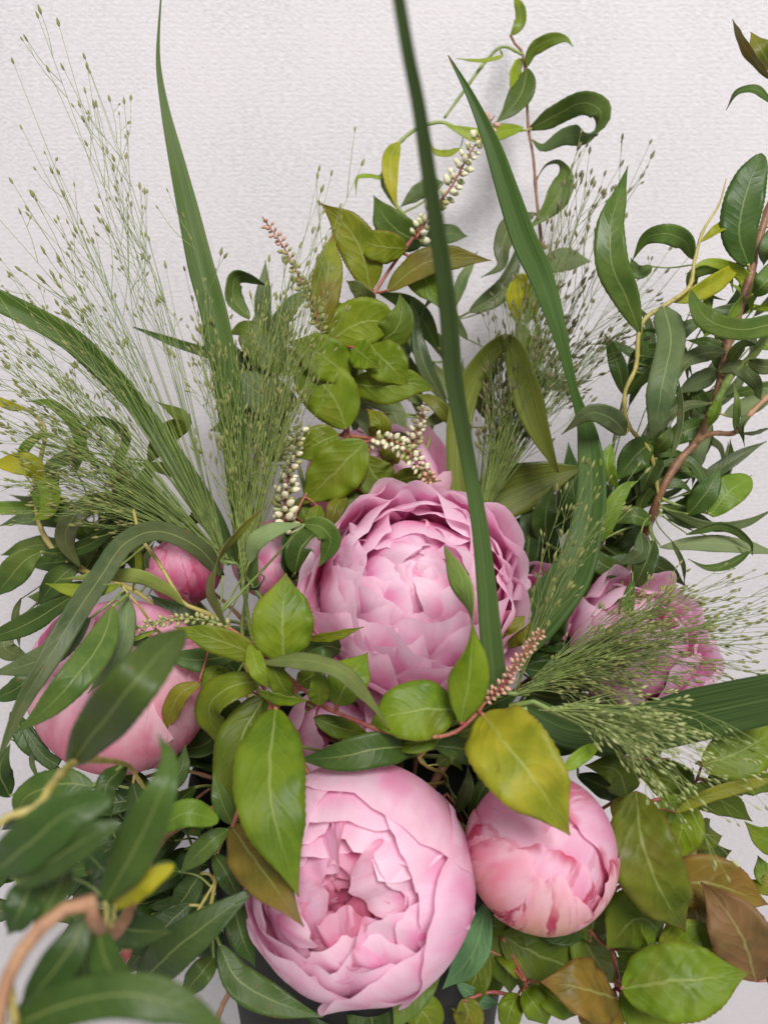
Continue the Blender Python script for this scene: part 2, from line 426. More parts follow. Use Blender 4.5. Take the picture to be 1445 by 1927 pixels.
def leaf_arrays(pts3, width, rolls, kind, teeth, fold=0.16, wave=0.05, ns=44, nu=8, widths=None, thick=0.00022, quilt=0.0):
    c = spline(pts3, ns + 1)
    t = np.linspace(0, 1, ns + 1)
    T = unit(np.gradient(c, axis=0))
    V = unit(CAM[None, :] - c)
    N0 = V - T * np.sum(V * T, axis=1, keepdims=True)
    nl = np.linalg.norm(N0, axis=1)
    good = nl > 0.15
    if not good.all():                      # smooth over places where the leaf points at the viewer
        idx = np.arange(len(t))
        if good.any():
            for k in range(3):
                N0[:, k] = np.interp(idx, idx[good], unit(N0)[good][:, k])
            N0 = N0 - T * np.sum(N0 * T, axis=1, keepdims=True)
    N0 = unit(N0)
    B0 = np.cross(T, N0)
    r = np.radians(np.interp(t, np.linspace(0, 1, len(rolls)), rolls))
    r = np.convolve(np.pad(r, 4, mode='edge'), np.ones(9) / 9, mode='valid')[:, None]
    N = np.cos(r) * N0 + np.sin(r) * B0
    B = np.cross(T, N)
    if widths is not None:
        w = np.interp(t, np.linspace(0, 1, len(widths)), widths) / 2
        w = np.convolve(np.pad(w, 2, mode='edge'), np.ones(5) / 5, mode='valid')
        w[-1] *= 0.3
    else:
        w = prof(kind, t) * width / 2
    w = np.maximum(w, 0.00025)
    u = np.linspace(-1, 1, nu + 1)
    ph1, ph2 = rng.uniform(0, 6.28), rng.uniform(0, 6.28)
    f1, f2 = rng.uniform(5, 9), rng.uniform(5, 9)
    saw = 1 + teeth * (((np.arange(ns + 1) % 2) - 0.5))
    top = np.zeros((ns + 1, nu + 1, 3))
    for j, uu in enumerate(u):
        e = abs(uu)
        ww = w * (saw if e > 0.99 else 1.0)
        h = fold * e ** 1.2 * w + wave * w * e ** 2 * (np.sin(f1 * t * 3 + ph1) if uu < 0 else np.sin(f2 * t * 3 + ph2))
        if quilt:
            h = h + quilt * w * np.sin((t * 7 - e ** 1.25 * 2.2 + (0.43 if uu > 0 else 0)) * 2 * math.pi) * math.sin(math.pi * min(1, e * 1.05)) * 0.5
        top[:, j] = c + B * (uu * ww)[:, None] + N * h[:, None]
    gu = unit(np.gradient(top, axis=1)); gt = np.gradient(top, axis=0)
    nn = np.repeat(N[:, None, :], nu + 1, axis=1)
    bot = top - nn * thick
    v = np.vstack([top.reshape(-1, 3), bot.reshape(-1, 3)])
    m = nu + 1; off = (ns + 1) * m
    f, mi = [], []
    for i in range(ns):
        for j in range(nu):
            a, b, cc, d = i * m + j, i * m + j + 1, (i + 1) * m + j + 1, (i + 1) * m + j
            f.append((a, d, cc, b)); mi.append(0)
            f.append((off + a, off + b, off + cc, off + d)); mi.append(1)
        for j in (0, nu):
            a, d = i * m + j, (i + 1) * m + j
            f.append((a, off + a, off + d, d) if j == 0 else (a, d, off + d, off + a)); mi.append(1)
    for i in (0, ns):
        for j in range(nu):
            a, b = i * m + j, i * m + j + 1
            f.append((a, b, off + b, off + a) if i == 0 else (b, a, off + a, off + b)); mi.append(1)
    uv = np.stack([np.tile(u, ns + 1), np.repeat(t, m)], axis=1)
    return v, f, np.vstack([uv, uv]), mi, c

def jitter(c, amt=0.16):
    k = 1 + rng.uniform(-amt, amt)
    return tuple(max(0.004, x * k * (1 + rng.uniform(-.06, .06))) for x in c[:3]) + (c[3] if len(c) > 3 else 0.0,)

class Plant:
    """one branch or sprig: an Empty with stem and leaf children"""
    def __init__(self, name, label, cat, base, style, group=None):
        self.o = thing(name, label, cat, base, group)
        self.base = np.asarray(base, dtype=float)
        self.style = style
        self.samples = []
        self.mats = {'w': (M_WILLOW, M_WILLOW_U), 's': (M_SPRIG, M_SPRIG_U)}[style]
    def stem(self, pts, w, mat, hidden=None, sides=8, name='stem', knots=0.10):
        """pts (x, y, depth); w = thickness in photo pixels, one or several along the stem"""
        p3 = [P(*p) for p in pts]
        if hidden is not None:
            p3 = [np.asarray(h) for h in hidden] + p3
        n = max(16, 7 * len(p3))
        s = spline(p3, n)
        dm = np.mean([p[2] for p in pts])
        ws = w if isinstance(w, (list, tuple)) else [w, w]
        rr = np.interp(np.linspace(0, 1, n), np.linspace(0, 1, len(ws)), ws) * K * dm / 2
        rr = rr * np.array([1 + rng.uniform(-knots, knots) + (0.22 if k_ % 6 == 3 else 0.0) for k_ in range(n)])
        v, f, uv = tube_arrays(s, rr, sides)
        o = mesh(name, v, f, mat, self.o, uv=uv, origin=self.base)
        self.samples.append(s)
        return o
    def leaf(self, pts, w, d, r=None, c='md', kind=None, widths=None, bow=None, tw=True, fold=None, quilt=0.0, teeth=None, wave=0.09):
        """pts photo positions base -> tip; w width in photo px; d depth(s); r roll(s) in degrees, 0 = upper face to the viewer"""
        ds = d if isinstance(d, (list, tuple)) else (d, d + rng.uniform(-0.010, 0.010))
        dd = np.interp(np.linspace(0, 1, len(pts)), np.linspace(0, 1, len(ds)), ds)
        if bow is None: bow = rng.uniform(0.003, 0.008)
        dd = dd - bow * np.sin(math.pi * np.linspace(0, 1, len(pts)))
        p3 = [P(x, y, q) for (x, y), q in zip(pts, dd)]
        dm = float(np.mean(dd))
        if self.style == 'w' and (kind or 'w') == 'w': w = w * 0.90
        if r is None:
            a = rng.uniform(-28, 28); r = (a, a + rng.uniform(-18, 18))
        elif not isinstance(r, (list, tuple)):
            r = (r, r + rng.uniform(-10, 10))
        kind = kind or self.style
        if teeth is None: teeth = 0.028 if self.style == 's' else 0.03
        wid = None if widths is None else [px(q, dm) for q in widths]
        v, f, uv, mi, cl = leaf_arrays(p3, px(w, dm), r, kind, teeth, fold=(rng.uniform(0.02, 0.20) if fold is None else fold), widths=wid, quilt=quilt, wave=wave)
        cc = COL[c] if isinstance(c, str) else c
        o = mesh('leaf', v, f, list(self.mats), self.o, uv=uv, matidx=mi, origin=self.base, color=jitter(cc))
        if tw and self.samples:
            allp = np.vstack(self.samples)
            k = np.argmin(np.linalg.norm(allp - p3[0], axis=1))
            q = allp[k]; L = np.linalg.norm(q - p3[0])
            if L > 0.002:
                back = FWD * min(0.03, L * 0.35)
                mid = (q + p3[0]) / 2 + back * 0.6
                lead = cl[2] - cl[0]; lead = lead / max(1e-9, np.linalg.norm(lead))
                s = spline([q, mid, p3[0] + lead * 0.001], 9)
                rad = max(0.00035, min(0.0009, px(w, dm) * 0.05))
                tv, tf, tuv = tube_arrays(s, [rad * 1.25, rad], 6)
                mesh('petiole', tv, tf, (M_GREENSTEM if L > 0.012 else M_GOLD) if self.style == 'w' else M_REDSTEM, o, uv=tuv, origin=self.base)
        return o
    def filler(self, n, box, d, cols, w=(40, 70), ln=(90, 170), seed=1, bend=0.6, kind=None):
        """further leaves of this branch deep in the bouquet, growing outwards from the vase"""
        g = random.Random(seed)
        for _ in range(n):
            x, y = g.uniform(box[0], box[2]), g.uniform(box[1], box[3])
            a = math.atan2(y - 1420, x - 690) + g.uniform(-1.0, 1.0)
            L = g.uniform(*ln); b = a + g.uniform(-bend, bend)
            p1 = (x + math.cos(a) * L * .5, y + math.sin(a) * L * .5)
            p2 = (p1[0] + math.cos(b) * L * .5, p1[1] + math.sin(b) * L * .5)
            d0 = g.uniform(*d)
            c3 = b + (b - a) * 0.9
            p3 = (p2[0] + math.cos(c3) * L * .35, p2[1] + math.sin(c3) * L * .35)
            self.leaf([(x, y), p1, p2, p3] if bend > 0.7 else [(x, y), p1, p2], g.uniform(*w), (d0, d0 + g.uniform(-.02, .02)), (g.uniform(-50, 50), g.uniform(-50, 50), g.uniform(-70, 70)), g.choice(cols), kind=kind)

# ---------------------------------------------------------------- vase
MOUTH = P(690, 1430, 0.435)
def build_vase():
    z_top = MOUTH[2] - 0.005
    z_bot = 0.4352
    H = z_top - z_bot
    profile = [(0.0, 0.0), (0.058, 0.0), (0.062, 0.004), (0.066, 0.10 * H), (0.072, 0.45 * H), (0.078, 0.70 * H), (0.088, 0.90 * H), (0.097, 0.985 * H), (0.098, H),
               (0.095, H + 0.0005), (0.0935, 0.985 * H), (0.084, 0.9 * H), (0.071, 0.6 * H), (0.066, 0.12 * H), (0.0, 0.10 * H)]
    n = 64
    v, f = [], []
    for r, z in profile:
        for k in range(n):
            a = 2 * math.pi * k / n
            v.append((r * math.cos(a), r * math.sin(a), z))
    for i in range(len(profile) - 1):
        for k in range(n):
            k2 = (k + 1) % n
            f.append((i * n + k, i * n + k2, (i + 1) * n + k2, (i + 1) * n + k))
    k = NT('black_glaze')
    tc = k.n('ShaderNodeTexCoord').outputs['Object']
    k.l(k.mix(k.ramp(k.noise(tc, 40, 4), 0.3, 0.7), (0.010, 0.011, 0.010), (0.020, 0.020, 0.018)), k.b.inputs['Base Color'])
    k.b.inputs['Roughness'].default_value = 0.6
    k.b.inputs['Specular IOR Level'].default_value = 0.12
    o = mesh('vase', v, f, k.m)
    o.location = (MOUTH[0], MOUTH[1], z_bot)
    tag(o, 'black vase holding the whole bouquet, mostly hidden below the round pink bloom', 'vase')
build_vase()
INSIDE = MOUTH + np.array([0, 0, -0.13])
def inside(dx=0.0, dy=0.0):
    return [INSIDE + np.array([dx * 0.6, dy * 0.6, 0]), MOUTH + np.array([dx, dy, -0.01])]

# ---------------------------------------------------------------- peonies
def petal_arrays(R, theta0, theta1, halfw, g, ruffle=0.06, flare=0.0, notch=0.06, nu=26, nt=28, squash=1.0, cup=0.0, base_w=0.35, tipround=0.30, fold=0.0, crease=0.0, curl=0.0):
    """a petal on a sphere of radius R: theta0 (base) -> theta1 (tip) measured from the flower's axis"""
    s = np.linspace(-1, 1, nu + 1); t = np.linspace(0, 1, nt + 1)
    S, Tt = np.meshgrid(s, t)
    ph = [g.uniform(0, 6.28) for _ in range(10)]
    edge = 1 - tipround * np.abs(s) ** 2.6
    edge = edge + notch * (np.sin(2.6 * s + ph[0]) * 0.55 + np.sin(5.3 * s + ph[1]) * 0.40 + np.abs(np.sin(4.4 * s + ph[2])) * 0.45 - 0.2 + np.sin(17.0 * s + ph[3]) * 0.13 + np.sin(31.0 * s + ph[5]) * 0.07)
    E = edge[None, :] * Tt
    W = halfw * (base_w + (1 - base_w) * np.clip(Tt / 0.62, 0, 1) ** 0.8)
    th = theta0 + (theta1 - theta0) * E
    # wavy side margins
    side = 1 + 0.06 * np.sin(9 * Tt + ph[4]) * np.abs(S) ** 4 + 0.05 * np.sin(17 * Tt + ph[5] + 2 * np.sign(S)) * np.abs(S) ** 6
    al = S * W * side + fold * np.sin(2.4 * S + ph[8]) * Tt ** 2
    m = np.stack([np.sin(th), np.zeros_like(th), np.cos(th)], axis=-1)
    ep = np.array([0, 1.0, 0])
    d = np.cos(al)[..., None] * m + np.sin(al)[..., None] * ep
    near = np.clip((Tt - 0.35) / 0.65, 0, 1) ** 2
    nearS = np.abs(S) ** 3 * Tt
    ruf = ruffle * near * (np.sin(3.4 * S + ph[6]) * 0.60 + np.sin(6.3 * S + ph[7] + 2.1 * Tt) * 0.40 + np.sin(12.5 * S + ph[9] - 3 * Tt) * 0.18)
    ruf = ruf + ruffle * 0.6 * nearS * np.sin(8 * Tt + ph[5])
    ruf = ruf + crease * np.sin(6.0 * S + 5.5 * Tt + ph[0]) * np.sin(4.0 * Tt + ph[1]) * Tt
    ruf = ruf + curl * (np.clip((Tt - 0.80) / 0.20, 0, 1) ** 2 + 0.6 * np.clip((np.abs(S) - 0.75) / 0.25, 0, 1) ** 2 * Tt) * (0.6 + 0.4 * np.sin(5 * S + ph[3]))
    rad = R * (1 + flare * Tt ** 3 + ruf + cup * np.abs(S) ** 2 * Tt)
    v = d * rad[..., None]
    v[..., 2] *= squash
    mm = nu + 1
    f = [(i * mm + j, i * mm + j + 1, (i + 1) * mm + j + 1, (i + 1) * mm + j) for i in range(nt) for j in range(nu)]
    uv = np.stack([S.ravel(), (Tt).ravel()], axis=1)
    return v.reshape(-1, 3), f, uv

def rot_z(v, a):
    c, s = math.cos(a), math.sin(a)
    return np.stack([v[:, 0] * c - v[:, 1] * s, v[:, 0] * s + v[:, 1] * c, v[:, 2]], axis=1)
def rot_axis(v, axis, a):
    return v @ np.array(Matrix.Rotation(a, 3, Vector(axis))).T

class Peony:
    def __init__(self, label, x, y, d, r_px, axis, seed, name='peony', cat='flower', stem=True, group=None):
        self.c = P(x, y, d)
        ax = unit(RIGHT * axis[0] + UP * axis[1] - FWD * axis[2])
        # local x axis: the photo's right, made perpendicular
        xr = RIGHT - ax * np.dot(RIGHT, ax); xr = unit(xr)
        yr = np.cross(ax, xr)
        self.Mx = np.stack([xr, yr, ax], axis=1)
        self.R = px(r_px, d)
        self.g = random.Random(seed)
        base = self.c - ax * self.R * 0.95
        self.base = base
        self.o = thing(name, label, cat, base, group)
        self.ax = ax
        if stem:
            mid = (base + MOUTH) / 2 - ax * self.R * 0.5
            s = spline([INSIDE, MOUTH + np.array([0, 0, -0.02]), mid, base - ax * 0.012, base + ax * self.R * 0.1], 26)
            v, f, uv = tube_arrays(s, [0.0026, 0.0026], 8)
            mesh('stem', v, f, M_GREENSTEM, self.o, uv=uv, origin=base)
    def petal(self, az, R, th0, th1, hw, color, outer=0.0, crim=0.0, tilt=None, shift=None, **kw):
        """az degrees: 0 = photo right, 90 = upwards / away round the axis; th in degrees from the axis"""
        v, f, uv = petal_arrays(self.R * R, math.radians(th0), math.radians(th1), math.radians(hw), self.g, **kw)
        if tilt:
            piv = np.array([self.R * R * 0.6, 0, 0]) * 0
            v = rot_axis(v - piv, (0, 1, 0), math.radians(tilt[0])) + piv
            v = rot_axis(v, (1, 0, 0), math.radians(tilt[1]))
        v = rot_z(v, math.radians(az))
        if shift is not None:
            v = v + np.array(shift) * self.R
        v = v @ self.Mx.T + self.c
        g = self.g
        k = 1 + g.uniform(-.05, .05)
        colr = tuple(min(1.0, q * k * (1 + g.uniform(-.03, .03))) for q in color) + (outer,)
        o = mesh('petal', v, f, M_PETAL, self.o, uv=uv, origin=self.base, color=colr)
        o.pass_index = int(crim * 100)
        return o
    def ring(self, n, R, th0, th1, hw, color, az0=0.0, jaz=12, jth=6, jR=0.03, outer=0.0, crim=0.0, jt=5, **kw):
        g = self.g
        for k in range(n):
            self.petal(az0 + 360.0 * k / n + g.uniform(-jaz, jaz), R * (1 + g.uniform(-jR, jR)) + 0.012 * (k % 3), th0, th1 + g.uniform(-jth, jth),
                       hw * (1 + g.uniform(-.12, .12)), color, outer, crim * g.uniform(0.4, 1.0),
                       tilt=(g.uniform(-jt, jt), g.uniform(-jt, jt)), **kw)
    def sepals(self, n=4, R=1.03, th1=118, c='sd', az0=20):
        for k in range(n):
            v, f, uv = petal_arrays(self.R * R, math.radians(178), math.radians(th1 + self.g.uniform(-12, 12)), math.radians(20), self.g, ruffle=0.03, notch=0.02, nu=10, nt=14, tipround=0.8)
            v = rot_z(v, math.radians(az0 + 360 * k / n + self.g.uniform(-15, 15)))
            v = v @ self.Mx.T + self.c
            mesh('sepal', v, f, M_SPRIG, self.o, uv=uv, origin=self.base, color=jitter(COL[c]))

PK = (0.92, 0.50, 0.72)      # petal pink
PP = (0.95, 0.62, 0.82)      # pale
PD = (0.89, 0.40, 0.60)      # deep
PM = (0.72, 0.16, 0.34)      # magenta
PS = (0.91, 0.49, 0.58)      # salmon

def build_peonies():
    # --- the big open bloom in the middle: axis up and towards the viewer
    f = Peony('large ruffled pale pink peony in full bloom in the middle of the bouquet', 777, 1114, 0.405, 182, (0.02, 0.42, 0.90), 11)
    f.ring(7, 1.06, 160, 74, 50, PP, az0=10, ruffle=0.13, flare=0.05, notch=0.06, jth=9, crease=0.03, curl=0.06)
    f.ring(7, 1.02, 155, 60, 48, PP, az0=35, ruffle=0.15, flare=0.03, notch=0.06, jth=9, jt=7, crease=0.035, curl=0.06)
    f.ring(6, 0.96, 150, 50, 50, PP, az0=0, ruffle=0.15, notch=0.06, jth=9, jt=8, crease=0.04, curl=0.07, tipround=0.36)
    f.ring(6, 0.88, 150, 42, 50, PP, az0=20, ruffle=0.15, notch=0.06, jth=9, jt=9, crease=0.045, curl=0.06, tipround=0.36, shift=(0, 0, .05))
    f.ring(6, 0.77, 150, 36, 50, PP, az0=-10, ruffle=0.15, notch=0.06, jth=9, jt=10, crease=0.05, curl=0.05, tipround=0.36, shift=(0, 0, .13))
    f.ring(5, 0.66, 150, 28, 54, PP, az0=15, ruffle=0.16, notch=0.07, jth=9, jt=10, crease=0.05, curl=0.05, fold=0.06, shift=(0, 0, .21))
    f.ring(5, 0.54, 150, 20, 56, PP, az0=40, ruffle=0.18, notch=0.08, jth=10, jt=10, crease=0.05, fold=0.08, shift=(0, 0, .29))
    f.ring(5, 0.45, 150, 2, 58, PP, az0=0, ruffle=0.18, notch=0.09, jth=8, jt=8, crease=0.05, shift=(0, 0, .35))
    f.ring(4, 0.38, 150, -12, 64, PK, az0=30, ruffle=0.16, notch=0.08, jth=6, jt=8, crease=0.05, shift=(0, 0, .38))
    f.sepals()
    # --- the round bloom below it, opening towards the viewer
    f = Peony('round half-open pink peony with folded crimson heart, lowest bloom in the bouquet', 676, 1655, 0.345, 205, (-0.10, 0.20, 0.97), 23)
    f.ring(4, 1.03, 165, 42, 62, PP, az0=-25, ruffle=0.030, notch=0.05, jth=3, jt=3, outer=0.5, crim=0.25, crease=0.012, curl=0.02)
    f.ring(5, 0.98, 160, 40, 54, PP, az0=20, ruffle=0.05, notch=0.05, jth=4, outer=0.2, crim=0.1, crease=0.015, curl=0.03)
    f.ring(5, 0.92, 155, 35, 50, PP, az0=-10, ruffle=0.08, notch=0.07, jth=6, crease=0.02, curl=0.03)
    f.ring(6, 0.84, 150, 33, 46, PP, az0=25, ruffle=0.11, notch=0.08, jth=8, jt=8, crease=0.03, fold=0.05, shift=(0, 0, .05))
    f.ring(6, 0.74, 150, 30, 42, PK, az0=0, ruffle=0.14, notch=0.09, jth=9, jt=11, crease=0.045, fold=0.10, shift=(0, 0, .12))  # deeper pinks from here inwards paint in fold shade, besides the crimson heart
    f.ring(6, 0.64, 145, 32, 40, PK, az0=15, ruffle=0.23, notch=0.09, jth=10, jt=14, crease=0.055, fold=0.14, crim=0.6, shift=(0, 0, .18))
    f.ring(6, 0.54, 145, 31, 36, PD, az0=40, ruffle=0.28, notch=0.10, jth=10, jt=15, crease=0.06, fold=0.16, crim=0.6, shift=(0, 0, .22))
    f.ring(7, 0.45, 145, 34, 32, PD, az0=10, ruffle=0.32, notch=0.10, jth=12, jt=15, crease=0.07, fold=0.15, crim=1.0, shift=(0, 0, .20))
    f.ring(7, 0.33, 140, 26, 34, PM, az0=0, ruffle=0.36, notch=0.10, jth=12, jt=16, crim=1.0, shift=(0, 0, .20))
    f.ring(6, 0.46, 140, 8, 44, PM, az0=20, ruffle=0.30, notch=0.10, jth=8, jt=10, crim=1.0, shift=(0, 0, .0))
    f.ring(4, 0.36, 140, -6, 60, PM, az0=20, ruffle=0.25, notch=0.10, jth=8, jt=10, crim=1.0, shift=(0, 0, .0))
    f.sepals()
    # --- tight bud on the right
    f = Peony('tight round peony bud, pink with cream base and red flames, right of the round bloom', 1016, 1598, 0.345, 142, (0.05, 0.55, 0.83), 31, name='peony_bud')
    f.ring(3, 0.90, 170, -8, 78, PK, az0=0, ruffle=0.015, notch=0.03, jth=4, jt=2, outer=0.3, crim=0.5)
    f.petal(250, 0.955, 172, 8, 62, PK, 0.8, 0.9, ruffle=0.015, notch=0.06)
    f.petal(130, 0.965, 172, 10, 64, PP, 0.2, 0.6, ruffle=0.015, notch=0.04)
    f.petal(20, 0.985, 172, 22, 58, PP, 0.35, 0.7, ruffle=0.012, notch=0.05)
    f.petal(205, 1.0, 172, 34, 52, PS, 0.8, 1.0, ruffle=0.012, notch=0.10)
    f.petal(278, 1.02, 172, 42, 46, PS, 1.0, 1.0, ruffle=0.015, notch=0.16, crease=0.012)
    f.petal(320, 1.02, 172, 50, 40, PS, 1.0, 1.0, ruffle=0.012, notch=0.12)
    f.sepals(4, 1.04, 128, az0=250)
    # --- big closed bloom on the left
    f = Peony('big closed pink peony behind the long willow leaves on the left side', 232, 1285, 0.385, 164, (0.10, 0.66, 0.74), 41, name='peony_bud')
    f.ring(3, 0.90, 170, -5, 75, PD, az0=30, ruffle=0.02, notch=0.03, jth=4, jt=2)
    f.petal(75, 0.95, 172, 8, 66, PD, 0.0, 0.5, ruffle=0.02, notch=0.05)
    f.petal(190, 0.965, 172, 12, 66, PD, 0.1, 0.2, ruffle=0.015, notch=0.04)
    f.petal(315, 0.985, 172, 16, 66, PS, 0.15, 0.2, ruffle=0.015, notch=0.05)
    f.petal(255, 1.01, 172, 28, 58, PS, 0.2, 0.2, ruffle=0.03, notch=0.07, curl=0.03, crease=0.012)
    f.petal(160, 1.03, 172, 44, 44, PK, 0.2, 0.4, ruffle=0.05, notch=0.07, curl=0.05)
    f.petal(350, 1.03, 172, 50, 44, PS, 0.3, 0.4, ruffle=0.05, notch=0.07, curl=0.05)
    f.sepals(4, 1.03, 128)
    # --- smaller ones further back
    f = Peony('small deep pink peony bud peeking out above the big closed one', 350, 1068, 0.455, 66, (-0.2, 0.85, 0.45), 51, name='peony_bud')
    f.ring(3, 0.86, 170, 0, 75, PD, ruffle=0.04, notch=0.06, crim=0.6)
    f.ring(4, 0.98, 172, 30, 55, PD, az0=20, ruffle=0.06, notch=0.08, crim=0.8)
    f.ring(4, 1.05, 172, 62, 46, PM, az0=60, ruffle=0.06, notch=0.08, crim=0.8)
    f.sepals(3)
    f = Peony('dark pink half-hidden peony between the grass tuft and the central bloom', 515, 1055, 0.47, 72, (-0.1, 0.8, 0.6), 52)
    f.ring(4, 0.80, 170, 12, 60, PD, ruffle=0.06, notch=0.08)
    f.ring(5, 1.0, 170, 48, 50, PD, az0=20, ruffle=0.08, flare=0.08, notch=0.08, crim=0.3)
    f.sepals(3)
    f = Peony('pink peony at the back, glimpsed through the light green leaves above the central bloom', 715, 915, 0.50, 128, (0.05, 0.8, 0.55), 53)
    f.ring(4, 0.72, 170, 15, 56, PK, ruffle=0.08, notch=0.08)
    f.ring(5, 0.88, 165, 38, 50, PK, az0=20, ruffle=0.10, notch=0.08)
    f.ring(6, 1.02, 165, 62, 46, PD, az0=-15, ruffle=0.10, flare=0.08, notch=0.08)
    f.sepals(4)
    f = Peony('open pink peony behind the drooping grass tuft on the right', 1200, 1212, 0.43, 126, (0.15, 0.50, 0.82), 54)
    f.ring(4, 0.45, 160, 12, 50, PP, ruffle=0.14, notch=0.10)
    f.ring(6, 0.66, 160, 26, 44, PP, az0=30, ruffle=0.12, notch=0.09)
    f.ring(6, 0.84, 160, 42, 44, PP, az0=0, ruffle=0.10, notch=0.08)
    f.ring(7, 1.0, 160, 62, 42, PP, az0=25, ruffle=0.13, flare=0.06, notch=0.09)
    f.sepals(4)
    f = Peony('pink peony edge tucked between the central bloom and the broad blade', 1005, 1140, 0.465, 78, (0.1, 0.75, 0.6), 55)
    f.ring(4, 0.75, 165, 25, 52, PK, ruffle=0.10, notch=0.08)
    f.ring(5, 1.0, 165, 55, 48, PK, az0=15, ruffle=0.10, flare=0.12, notch=0.08)
    f = Peony('shaded mauve pink peony lying under the reddish stem between the two largest blooms', 630, 1395, 0.425, 96, (-0.05, 0.45, 0.85), 56)
    f.ring(4, 0.75, 165, 18, 55, PK, ruffle=0.06, notch=0.06)
    f.ring(5, 1.0, 165, 45, 50, PK, az0=15, ruffle=0.06, notch=0.06)
build_peonies()

# ---------------------------------------------------------------- grass blades
def blade(label, pts, widths, rolls, c, kind='o', name='grass_blade', fold=0.22):
    p3 = [P(*p) for p in pts]
    dm = float(np.mean([p[2] for p in pts]))
    wid = [w * K * dm for w in widths]
    # width given where it is seen: correct for the local depth
    dd = np.interp(np.linspace(0, 1, len(widths)), np.linspace(0, 1, len(pts)), [p[2] for p in pts])
    wid = [w * K * q for w, q in zip(widths, dd)]
    v, f, uv, mi, cl = leaf_arrays(p3, 0, rolls, kind, 0.0, fold=fold, wave=0.02, ns=90, nu=10, widths=wid, thick=0.0003)
    base = p3[0]
    o = thing(name, label, 'grass blade', base)
    mesh('leaf_blade', v, f, [M_BLADE, M_BLADE], o, uv=uv, matidx=mi, origin=base, color=jitter(COL[c] if isinstance(c, str) else c, 0.05))
    s = spline([INSIDE, MOUTH + np.array([0, 0, -0.01]), (MOUTH + base) / 2 + FWD * 0.012, base + (cl[3] - cl[0]) * 0.5], 16)
    tv, tf, tuv = tube_arrays(s, [0.0022, max(0.0012, wid[0] * 0.12)], 8)
    mesh('sheath', tv, tf, M_GREENSTEM, o, uv=tuv, origin=base)
    return o

def build_blades():
    BG = (0.058, 0.110, 0.024, 0); BL = (0.074, 0.132, 0.024, 0)
    blade('tall straight green grass blade rising through the left grass tuft to the top edge',
          [(470, 1110, .430), (462, 1010, .430), (450, 900, .428), (432, 750, .424), (405, 600, .420), (378, 500, .417), (355, 400, .414), (332, 300, .410), (310, 200, .407), (298, 110, .404), (303, 0, .400), (306, -30, .399)],
          [34, 44, 46, 48, 52, 51, 50, 42, 30, 15, 6, 2], (0, -8, 5, 0, 8, 5, 0), BL)
    blade('tall blurred dark green grass blade leaning over the central peony towards the viewer',
          [(934, 1310, .350), (923, 1200, .343), (914, 1100, .337), (903, 1000, .330), (886, 900, .320), (868, 800, .300), (852, 700, .278), (845, 600, .258), (833, 500, .240), (818, 400, .224), (803, 300, .210), (788, 200, .198), (768, 100, .187), (751, 0, .178), (742, -60, .173)],
          [44, 44, 40, 36, 33, 30, 33, 36, 40, 40, 38, 34, 31, 27, 24], (0, 8, 18, 12, -8, -10, -6), (0.080, 0.150, 0.040, 0))
    blade('broad grass blade arching up beside the right willow to a pointed tip over the wall',
          [(945, 1240, .415), (1010, 1160, .415), (1075, 1080, .415), (1105, 990, .418), (1113, 900, .42), (1103, 810, .42), (1082, 745, .415), (1055, 640, .405), (1020, 530, .40), (985, 450, .395), (955, 360, .39), (925, 270, .386), (885, 180, .383), (843, 104, .38)],
          [60, 92, 82, 62, 56, 44, 15, 22, 42, 50, 44, 34, 18, 3], (0, 0, -10, 0, 20, 25, 0, -8, 0), BG)
    blade('long blade arching out to the left edge inside the grass tuft',
          [(440, 1060, .455), (395, 970, .455), (340, 880, .455), (290, 802, .455), (240, 740, .452), (190, 688, .45), (130, 635, .448), (60, 595, .445), (-10, 562, .44), (-60, 540, .44)],
          [26, 40, 44, 40, 36, 44, 46, 44, 42, 40], (15, 0, -20, -5, 0), BL)
    blade('short pointed blade tip crossing behind the tall straight blade',
          [(520, 700, .50), (450, 683, .50), (390, 664, .498), (330, 645, .495), (250, 615, .49)],
          [24, 24, 20, 16, 2], (20, 0), BL)
    blade('broad dark blade reaching out to the right edge below the open pink peony',
          [(985, 1330, .385), (1060, 1370, .375), (1140, 1378, .365), (1220, 1368, .355), (1300, 1347, .345), (1380, 1330, .335), (1500, 1305, .32)],
          [50, 70, 80, 88, 96, 92, 88], (10, 0, 0, -10), (0.046, 0.092, 0.026, 0))
    blade('folded olive blade bending over inside the fine grass behind the leaning blade',
          [(868, 960, .475), (862, 860, .475), (866, 780, .475), (890, 710, .472), (930, 655, .468), (962, 650, .46), (985, 715, .455), (1010, 800, .455), (1050, 890, .46)],
          [36, 44, 46, 50, 44, 34, 54, 58, 34, 3], (0, 0, 15, 30, 10, 0), COL['ol'])
    blade('wide olive blade lying low behind the fine grass beside the central bloom',
          [(880, 985, .49), (940, 935, .49), (1010, 905, .488), (1095, 880, .485)],
          [60, 95, 95, 60, 4], (10, 0), COL['ol'])
build_blades()

# ---------------------------------------------------------------- fine grass panicles
def seed_template():
    rings = [(0.0, 0.10), (0.18, 0.62), (0.42, 1.0), (0.70, 0.72), (1.0, 0.04)]
    v, f = [], []
    for z, r in rings:
        for k in range(5):
            a = 2 * math.pi * k / 5
            v.append((r * math.cos(a), r * math.sin(a) * 0.8, z))
    for i in range(len(rings) - 1):
        for k in range(5):
            k2 = (k + 1) % 5
            f.append((i * 5 + k, i * 5 + k2, (i + 1) * 5 + k2, (i + 1) * 5 + k))
    return np.array(v), f
SEED_V, SEED_F = seed_template()

